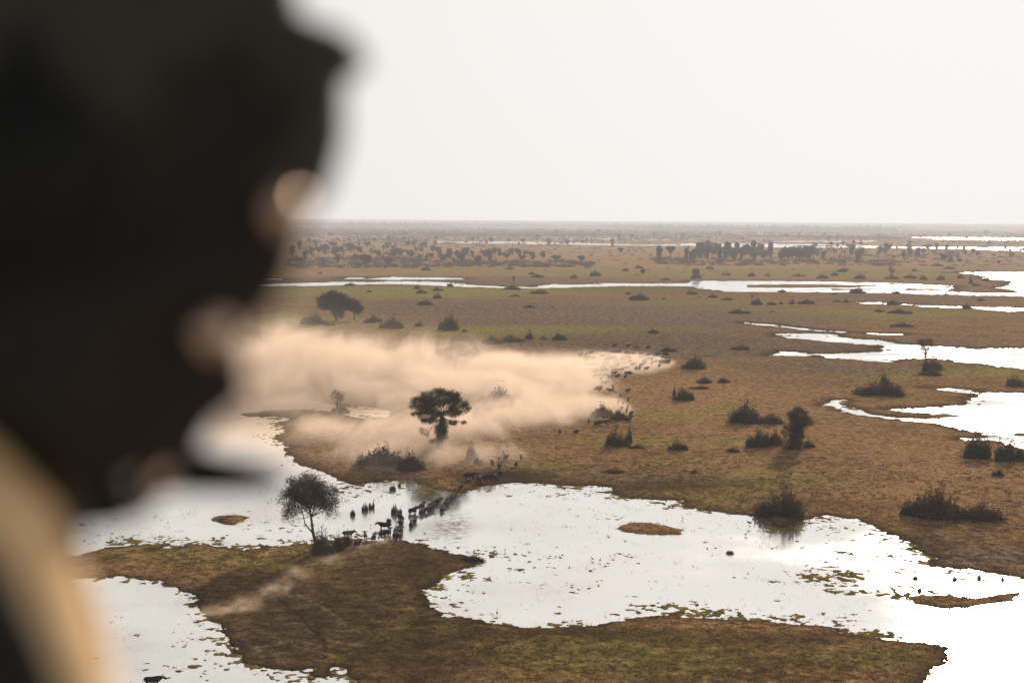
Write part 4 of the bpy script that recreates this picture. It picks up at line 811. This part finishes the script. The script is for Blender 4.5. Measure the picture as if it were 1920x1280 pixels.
# ------------------------------------------------------------------ water birds
def bird_mesh(fly=False):
    g = Geo()
    g.tube([(-.34, 0, .36), (-.15, 0, .36), (.1, 0, .4), (.26, 0, .46)], [.03, .13, .15, .07], 8)
    g.tube([(.22, 0, .46), (.32, 0, .66), (.36, 0, .84), (.44, 0, .88)], [.06, .035, .03, .05], 6); g.tube([(.46, 0, .88), (.62, 0, .84)], [.025, .008], 5)
    if not fly:
        for s_ in (1, -1): g.tube([(0, .05 * s_, .34), (.03, .05 * s_, .15), (0, .05 * s_, -.1)], [.025, .015, .015], 5)
    else:
        for s_ in (1, -1): g.tube([(.05, .08 * s_, .42), (.1, .45 * s_, .6), (-.1, .95 * s_, .56)], [.11, .12, .03], 6, (.25, 1))
    return remesh(g.mesh('wading_bird', simple('plumage_white', (.75, .72, .66), .8, var=.1) if fly else M_plum), .02, 1)
M_plum = simple('plumage_dark', (.03, .027, .025), .7, var=.3, scale=12)
bmsh = bird_mesh()
for u, v, f, s_, lab in [(1111, 1050, 150, 1.6, 'dark wading bird stooping in mid lake, left one of a pair'), (1125, 1053, 60, 1.7, 'dark wading bird in mid lake, right one of a pair'), (932, 1153, 90, 2.0, 'upright dark bird near the bottom shore of the main lake'), (927, 1029, 30, 1.7, 'dark bird by the weed patches off the near point'), (947, 1033, 60, 1.3, 'small dark bird right of the one off the near point'), (1280, 973, 200, 1.3, 'small dark bird above the grassy islet'), (1424, 985, 90, 1.7, 'thin upright bird left of the mirrored thicket'), (1398, 1004, 20, 1.6, 'dark bird in open water below the mirrored thicket'), (1445, 1002, 160, 1.5, 'squat dark bird under the mirrored thicket'), (1716, 1075, 60, 1.8, 'dark bird at the weedy right shore of the main lake'), (695, 987, 180, 1.2, 'small dark duck left of the side on buffalo'), (982, 1070, 20, 1.2, 'tiny dark bird low in the left part of the main lake'), (1318, 1157, 40, 1.2, 'tiny dark bird on the bottom shore of the main lake')]:
    o = link(bpy.data.objects.new('wading_bird', bmsh)); c = G(u, v); o.location = (c.x, c.y, 0); o.rotation_euler = (0, 0, math.radians(f)); o.scale = (s_ * .62,) * 3; tag(o, lab, 'bird', 'dark birds in the main lake')
o = link(bpy.data.objects.new('white_bird', bird_mesh(True))); c = G(1203, 736); o.location = (c.x, c.y, 1.5); o.scale = (1.5,) * 3; tag(o, 'white bird skimming the grass right of the dust front', 'bird')

# ------------------------------------------------------------------ dust raised by the herd
def dust_material(name, blobs, dens, col, scale=(.045, .03, .07), aniso=.35, lo=.36, hi=.66):
    mm = bpy.data.materials.new(name); mm.use_nodes = True; n = mm.node_tree.nodes; l = mm.node_tree.links; n.clear()
    out = n.new('ShaderNodeOutputMaterial'); vol = n.new('ShaderNodeVolumePrincipled'); l.new(vol.outputs[0], out.inputs['Volume'])
    vol.inputs['Color'].default_value = col + (1,); vol.inputs['Anisotropy'].default_value = aniso
    tcn = n.new('ShaderNodeTexCoord'); prev = None
    def vm(op, a, b):
        r = n.new('ShaderNodeVectorMath'); r.operation = op
        for i, x in enumerate((a, b)):
            if x is None: continue
            if isinstance(x, tuple): r.inputs[i].default_value = x
            else: l.new(x, r.inputs[i])
        return r
    def m(op, a, b, clamp=False):
        r = n.new('ShaderNodeMath'); r.operation = op; r.use_clamp = clamp
        for i, x in enumerate((a, b)):
            if isinstance(x, (int, float)): r.inputs[i].default_value = x
            else: l.new(x, r.inputs[i])
        return r.outputs[0]
    for (cx, cy, rx, ry, rz_, w) in blobs:
        d = vm('SUBTRACT', tcn.outputs['Object'], (cx, cy, 0)); q = vm('MULTIPLY', d.outputs[0], (1 / rx, 1 / ry, 1 / rz_)); ln = vm('LENGTH', q.outputs[0], None)
        r = n.new('ShaderNodeMapRange'); r.interpolation_type = 'SMOOTHSTEP'
        r.inputs['From Min'].default_value = 1.0; r.inputs['From Max'].default_value = .25; r.inputs['To Min'].default_value = 0; r.inputs['To Max'].default_value = w
        l.new(ln.outputs['Value'], r.inputs['Value'])
        prev = r.outputs[0] if prev is None else m('ADD', prev, r.outputs[0])
    mp = n.new('ShaderNodeMapping'); mp.inputs['Scale'].default_value = scale; mp.inputs['Rotation'].default_value = (0, 0, .25)
    l.new(tcn.outputs['Object'], mp.inputs[0])
    nz_ = n.new('ShaderNodeTexNoise'); nz_.inputs['Scale'].default_value = 1.0; nz_.inputs['Detail'].default_value = 5; nz_.inputs['Roughness'].default_value = .72; nz_.inputs['Distortion'].default_value = .5
    l.new(mp.outputs[0], nz_.inputs['Vector'])
    F_ = m('MINIMUM', prev, 1.4)
    e = m('ADD', nz_.outputs['Fac'], m('MULTIPLY', m('SUBTRACT', F_, .75), .22))      # thin margins only hold where a puff rises
    r = n.new('ShaderNodeMapRange'); r.interpolation_type = 'SMOOTHSTEP'; r.inputs['From Min'].default_value = lo; r.inputs['From Max'].default_value = hi; r.inputs['To Min'].default_value = .10; r.inputs['To Max'].default_value = 1.6
    l.new(e, r.inputs['Value'])
    dd = m('MULTIPLY', m('MULTIPLY', F_, r.outputs[0]), dens)
    l.new(dd, vol.inputs['Density']); return mm
def prism(name, outline, top, material, bottom=-.8):
    bm = bmesh.new(); a = [bm.verts.new((x, y, bottom)) for x, y in outline]; b = [bm.verts.new((x, y, top)) for x, y in outline]
    bm.faces.new(a[::-1]); bm.faces.new(b); k = len(a)
    for i in range(k): bm.faces.new((a[i], a[(i + 1) % k], b[(i + 1) % k], b[i]))
    bmesh.ops.recalc_face_normals(bm, faces=bm.faces)
    me = bpy.data.meshes.new(name); bm.to_mesh(me); bm.free(); me.materials.append(material)
    return link(bpy.data.objects.new(name, me))
def bl(u, v, rx, ry, rz_, w):
    c = G(u, v); return (c.x, c.y, rx, ry, rz_, w)
D_BLOBS = [bl(1230, 681, 17, 44, 3.8, 1.2), bl(1185, 680, 28, 78, 5.0, 1.25), bl(1125, 686, 38, 100, 7.0, 1.2), bl(1010, 704, 46, 90, 15, 1.0), bl(870, 712, 54, 96, 24, .90), bl(720, 722, 62, 96, 36, .60), bl(560, 724, 62, 96, 44, .56), bl(420, 726, 62, 100, 46, .54), bl(560, 758, 46, 50, 20, .40), bl(460, 770, 40, 50, 18, .35),
           bl(1080, 735, 34, 60, 9, .8), bl(960, 745, 44, 64, 14, .75), bl(820, 752, 54, 70, 19, .58), bl(660, 758, 56, 76, 22, .42), bl(1163, 762, 9, 44, 4.2, 1.1), bl(1110, 770, 26, 46, 7, 1.0), bl(1010, 790, 38, 54, 13, .75), bl(890, 805, 44, 56, 15, .50), bl(750, 818, 54, 62, 15, .50), bl(610, 825, 48, 58, 13, .46), bl(975, 850, 24, 28, 6, .34), bl(800, 868, 48, 36, 11, .55), bl(680, 868, 44, 36, 9, .40)]
cs_ = [G(u, v) for u, v in [(1290, 692), (1280, 636), (900, 606), (200, 610), (200, 800), (480, 905), (800, 912), (960, 905), (1010, 860), (1120, 812), (1200, 790), (1205, 740), (1225, 710)]]
dust = prism('dust_cloud', [(c.x, c.y) for c in cs_], 47.0, dust_material('dust', D_BLOBS, .031, (.935, .795, .665), (.036, .015, .034), .35, .41, .61))
dust.data.materials[0].cycles.volume_step_rate = .14 if hasattr(dust.data.materials[0], 'cycles') and hasattr(dust.data.materials[0].cycles, 'volume_step_rate') else 1.0
tag(dust, 'broad glowing dust cloud trailing left from the running herd', 'dust cloud', None, 'stuff')
T_BLOBS = [bl(455, 1140, 6, 10, 2.6, 1.0), bl(400, 1150, 5, 8, 2.4, .8), bl(515, 1110, 6, 12, 2.6, .9), bl(560, 1080, 6, 14, 2.4, .8), bl(620, 1055, 6, 12, 2.2, .7), bl(680, 1032, 6, 10, 2.2, .7), bl(720, 1018, 4, 7, 2.2, .8)]
cs_ = [G(u, v) for u, v in [(770, 1030), (770, 995), (640, 1025), (520, 1065), (340, 1130), (340, 1175), (480, 1165), (600, 1110), (700, 1060)]]
trail = prism('dust_trail', [(c.x, c.y) for c in cs_], 4.0, dust_material('dust_thin', T_BLOBS, .16, (.90, .74, .58), (.16, .10, .25), .35, .40, .64))
tag(trail, 'thin streak of dust drifting over the dark near bank', 'dust cloud', None, 'stuff')

# ------------------------------------------------------------------ the passenger leaning out close to the camera
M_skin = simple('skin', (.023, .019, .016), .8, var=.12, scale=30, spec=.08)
M_khaki = simple('khaki_cloth', (.80, .53, .28), .9, var=.10, scale=40, bump=.2)
M_black = simple('headset_black', (.009, .009, .0085), .6, var=.15, scale=60, spec=.12)
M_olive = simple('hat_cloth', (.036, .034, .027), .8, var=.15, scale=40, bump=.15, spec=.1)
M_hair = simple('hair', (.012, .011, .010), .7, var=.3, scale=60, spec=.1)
M_glint = simple('glint_brass', (.66, .48, .35), .24, metal=1.0, var=.06, scale=50)  # shiny metal of the added glint beads
M_shade = simple('sleeve_shade', (.020, .018, .016), .8, var=.2, scale=60, spec=.1)  # dark tone standing in for shade on the sleeve
per = empty('person', tuple(P(-150, 1700, .73)))
def local(o, parent):
    o.parent = parent; o.matrix_parent_inverse = Matrix.Translation(-parent.location)
def chain(g, pts, seg=14, squash=None):
    g.tube([P(u, v, d) for u, v, d, r in pts], [r for u, v, d, r in pts], seg, squash)
def ppart(name, g_, material, vox=.004, sm=2, parent=None):
    o_ = link(bpy.data.objects.new(name, remesh(g_.mesh(name, material), vox, sm))); local(o_, per)
    return o_
g = Geo()
chain(g, [(-190, 300, .70, .05), (-110, 300, .70, .075), (60, 260, .70, .096), (250, 220, .70, .092), (370, 230, .70, .064), (440, 250, .70, .040)], 20)      # skull
chain(g, [(450, 120, .70, .040), (500, 240, .70, .034), (485, 330, .70, .030), (470, 410, .70, .0270), (452, 478, .70, .0275), (390, 520, .70, .034)], 16)     # brow and nose
chain(g, [(360, 330, .70, .040), (300, 480, .70, .056), (140, 600, .70, .062), (60, 640, .70, .075)], 16)                                                # cheek
chain(g, [(220, 640, .70, .044), (330, 690, .70, .035), (385, 714, .70, .029), (412, 724, .70, .0250)], 14); chain(g, [(260, 770, .70, .034), (350, 748, .70, .027)], 14)    # lips
chain(g, [(60, 640, .70, .072), (170, 740, .70, .056), (240, 800, .70, .037), (275, 826, .70, .027)], 14)                                                  # jaw and chin
chain(g, [(60, 200, .622, .018), (40, 330, .612, .022), (70, 450, .622, .014)], 10)                                                                          # near ear
chain(g, [(-60, 600, .70, .062), (-40, 760, .70, .058), (-30, 890, .70, .048), (-60, 1010, .70, .058), (-140, 1150, .73, .09), (-160, 1600, .74, .11), (-170, 2300, .76, .12), (-170, 2700, .77, .12)], 18)   # neck and trunk
for sx, dd in ((1, .60), (-1, .90)):                                                                                                                           # arms hanging to the lap
    chain(g, [(-200, 1040, dd + .08 * sx, .05), (-70, 1010, dd + .01 * sx, .032), (-20, 1260, dd, .036), (-20, 1800, dd, .040), (140, 2050, dd, .036), (420, 2180, dd + .01, .030), (560, 2220, dd + .02, .024)], 14)
    chain(g, [(560, 2220, dd + .02, .022), (660, 2250, dd + .02, .026), (760, 2270, dd + .02, .022)], 12, (1, .8))
    for f_, (dv, ln_) in enumerate(((-70, 150), (-25, 185), (25, 195), (70, 170))): chain(g, [(740, 2270 + dv, dd + .02, .0095), (740 + ln_ * .55, 2275 + dv * 1.15, dd + .015, .0088), (740 + ln_, 2320 + dv * 1.2, dd + .01, .0075)], 8)
    chain(g, [(640, 2180, dd, .012), (720, 2130, dd - .01, .010), (790, 2130, dd - .015, .008)], 8)
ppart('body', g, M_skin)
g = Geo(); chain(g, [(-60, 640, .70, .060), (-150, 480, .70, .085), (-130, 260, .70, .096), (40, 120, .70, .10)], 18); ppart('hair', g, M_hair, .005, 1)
g = Geo()
chain(g, [(-140, 120, .70, .07), (40, 70, .70, .106), (250, 60, .70, .104), (360, 40, .70, .085), (420, 60, .70, .066)], 22)                                       # crown of the hat
chain(g, [(300, -90, .70, .05), (400, -50, .70, .046), (447, 0, .70, .030), (468, 40, .70, .028)], 14)
chain(g, [(520, 120, .70, .029), (546, 170, .70, .0275), (548, 245, .70, .0270), (534, 300, .70, .0275), (485, 335, .70, .032)], 14)
chain(g, [(440, 120, .70, .030), (545, 104, .71, .022), (612, 110, .72, .0160), (664, 119, .74, .0070)], 14, (1.6, 1))                                             # brim
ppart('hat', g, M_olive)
g = Geo()
chain(g, [(-400, 1150, .66, .05), (-160, 1000, .635, .055), (-60, 930, .624, .030), (-45, 985, .62, .034), (-26, 1080, .615, .039), (-8, 1260, .605, .047), (0, 1420, .60, .052), (-15, 1800, .60, .056), (130, 2050, .60, .052), (420, 2180, .61, .043)], 16)
chain(g, [(-420, 1150, .84, .05), (-160, 1080, .87, .055), (-60, 1260, .90, .046), (-20, 1800, .90, .054), (130, 2050, .90, .05), (420, 2180, .91, .043)], 14)
chain(g, [(-150, 1000, .72, .062), (-205, 1150, .73, .092), (-225, 1400, .735, .104), (-220, 1700, .74, .118), (-170, 2300, .76, .135), (-170, 2750, .77, .135)], 20, (1, 1.1))
o = ppart('shirt', g, M_khaki, .005); o['label'] = 'khaki long sleeved shirt glowing where the sun catches it'
g = Geo(); chain(g, [(-130, 980, .575, .014), (-50, 1090, .545, .016), (0, 1210, .535, .018), (50, 1340, .535, .018), (80, 1430, .54, .018)], 10, (1, .4)); ppart('sleeve_shade_strip', g, M_shade, .003, 1)  # added dark strip, imitates the shaded side of the sleeve
g = Geo(); chain(g, [(30, 330, .575, .035), (30, 330, .600, .042), (30, 330, .622, .040)], 18); chain(g, [(30, 200, .60, .010), (50, 40, .605, .009), (50, -200, .64, .010), (50, -360, .70, .011)], 8)   # ear cup, headband
chain(g, [(60, 460, .78, .006), (140, 700, .80, .006), (220, 850, .80, .008), (300, 876, .80, .0140), (370, 884, .80, .0130), (450, 892, .80, .0105), (505, 899, .80, .0080), (540, 903, .80, .004)], 12)      # boom and foam microphone
chain(g, [(250, 900, .80, .020), (210, 912, .78, .022), (165, 930, .74, .018)], 12)
ppart('headset', g, M_black, .003)
for (u, v, d, r) in [(532, 394, .645, .0108), (398, 622, .655, .0108), (300, 893, .70, .0065)]:  # added metal beads, there only to throw blurred sun glints
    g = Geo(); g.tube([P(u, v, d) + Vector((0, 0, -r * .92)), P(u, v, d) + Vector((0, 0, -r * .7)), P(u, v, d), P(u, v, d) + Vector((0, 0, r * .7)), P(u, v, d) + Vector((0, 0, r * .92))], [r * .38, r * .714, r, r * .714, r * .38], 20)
    ppart('glint_bead', g, M_glint, r / 9, 3)
tag(per, 'large dark out of focus person in profile with a khaki shirt, close to the camera', 'person')

# ------------------------------------------------------------------ the dusty air over the plain
bm = bmesh.new(); bmesh.ops.create_cube(bm, size=1.0)
for v_ in bm.verts: v_.co = Vector((v_.co.x * 140000, 30000 + v_.co.y * 66000, (-1.8 if v_.co.z < 0 else 74.5)))
me = bpy.data.meshes.new('haze'); bm.to_mesh(me); bm.free()
mm = bpy.data.materials.new('haze'); mm.use_nodes = True; n = mm.node_tree.nodes; n.clear()
out = n.new('ShaderNodeOutputMaterial'); vol = n.new('ShaderNodeVolumePrincipled'); mm.node_tree.links.new(vol.outputs[0], out.inputs['Volume'])
vol.inputs['Color'].default_value = (.78, .86, .98, 1); vol.inputs['Density'].default_value = 9.5e-5; vol.inputs['Anisotropy'].default_value = .12
me.materials.append(mm); hz = link(bpy.data.objects.new('haze', me)); tag(hz, kind='stuff')
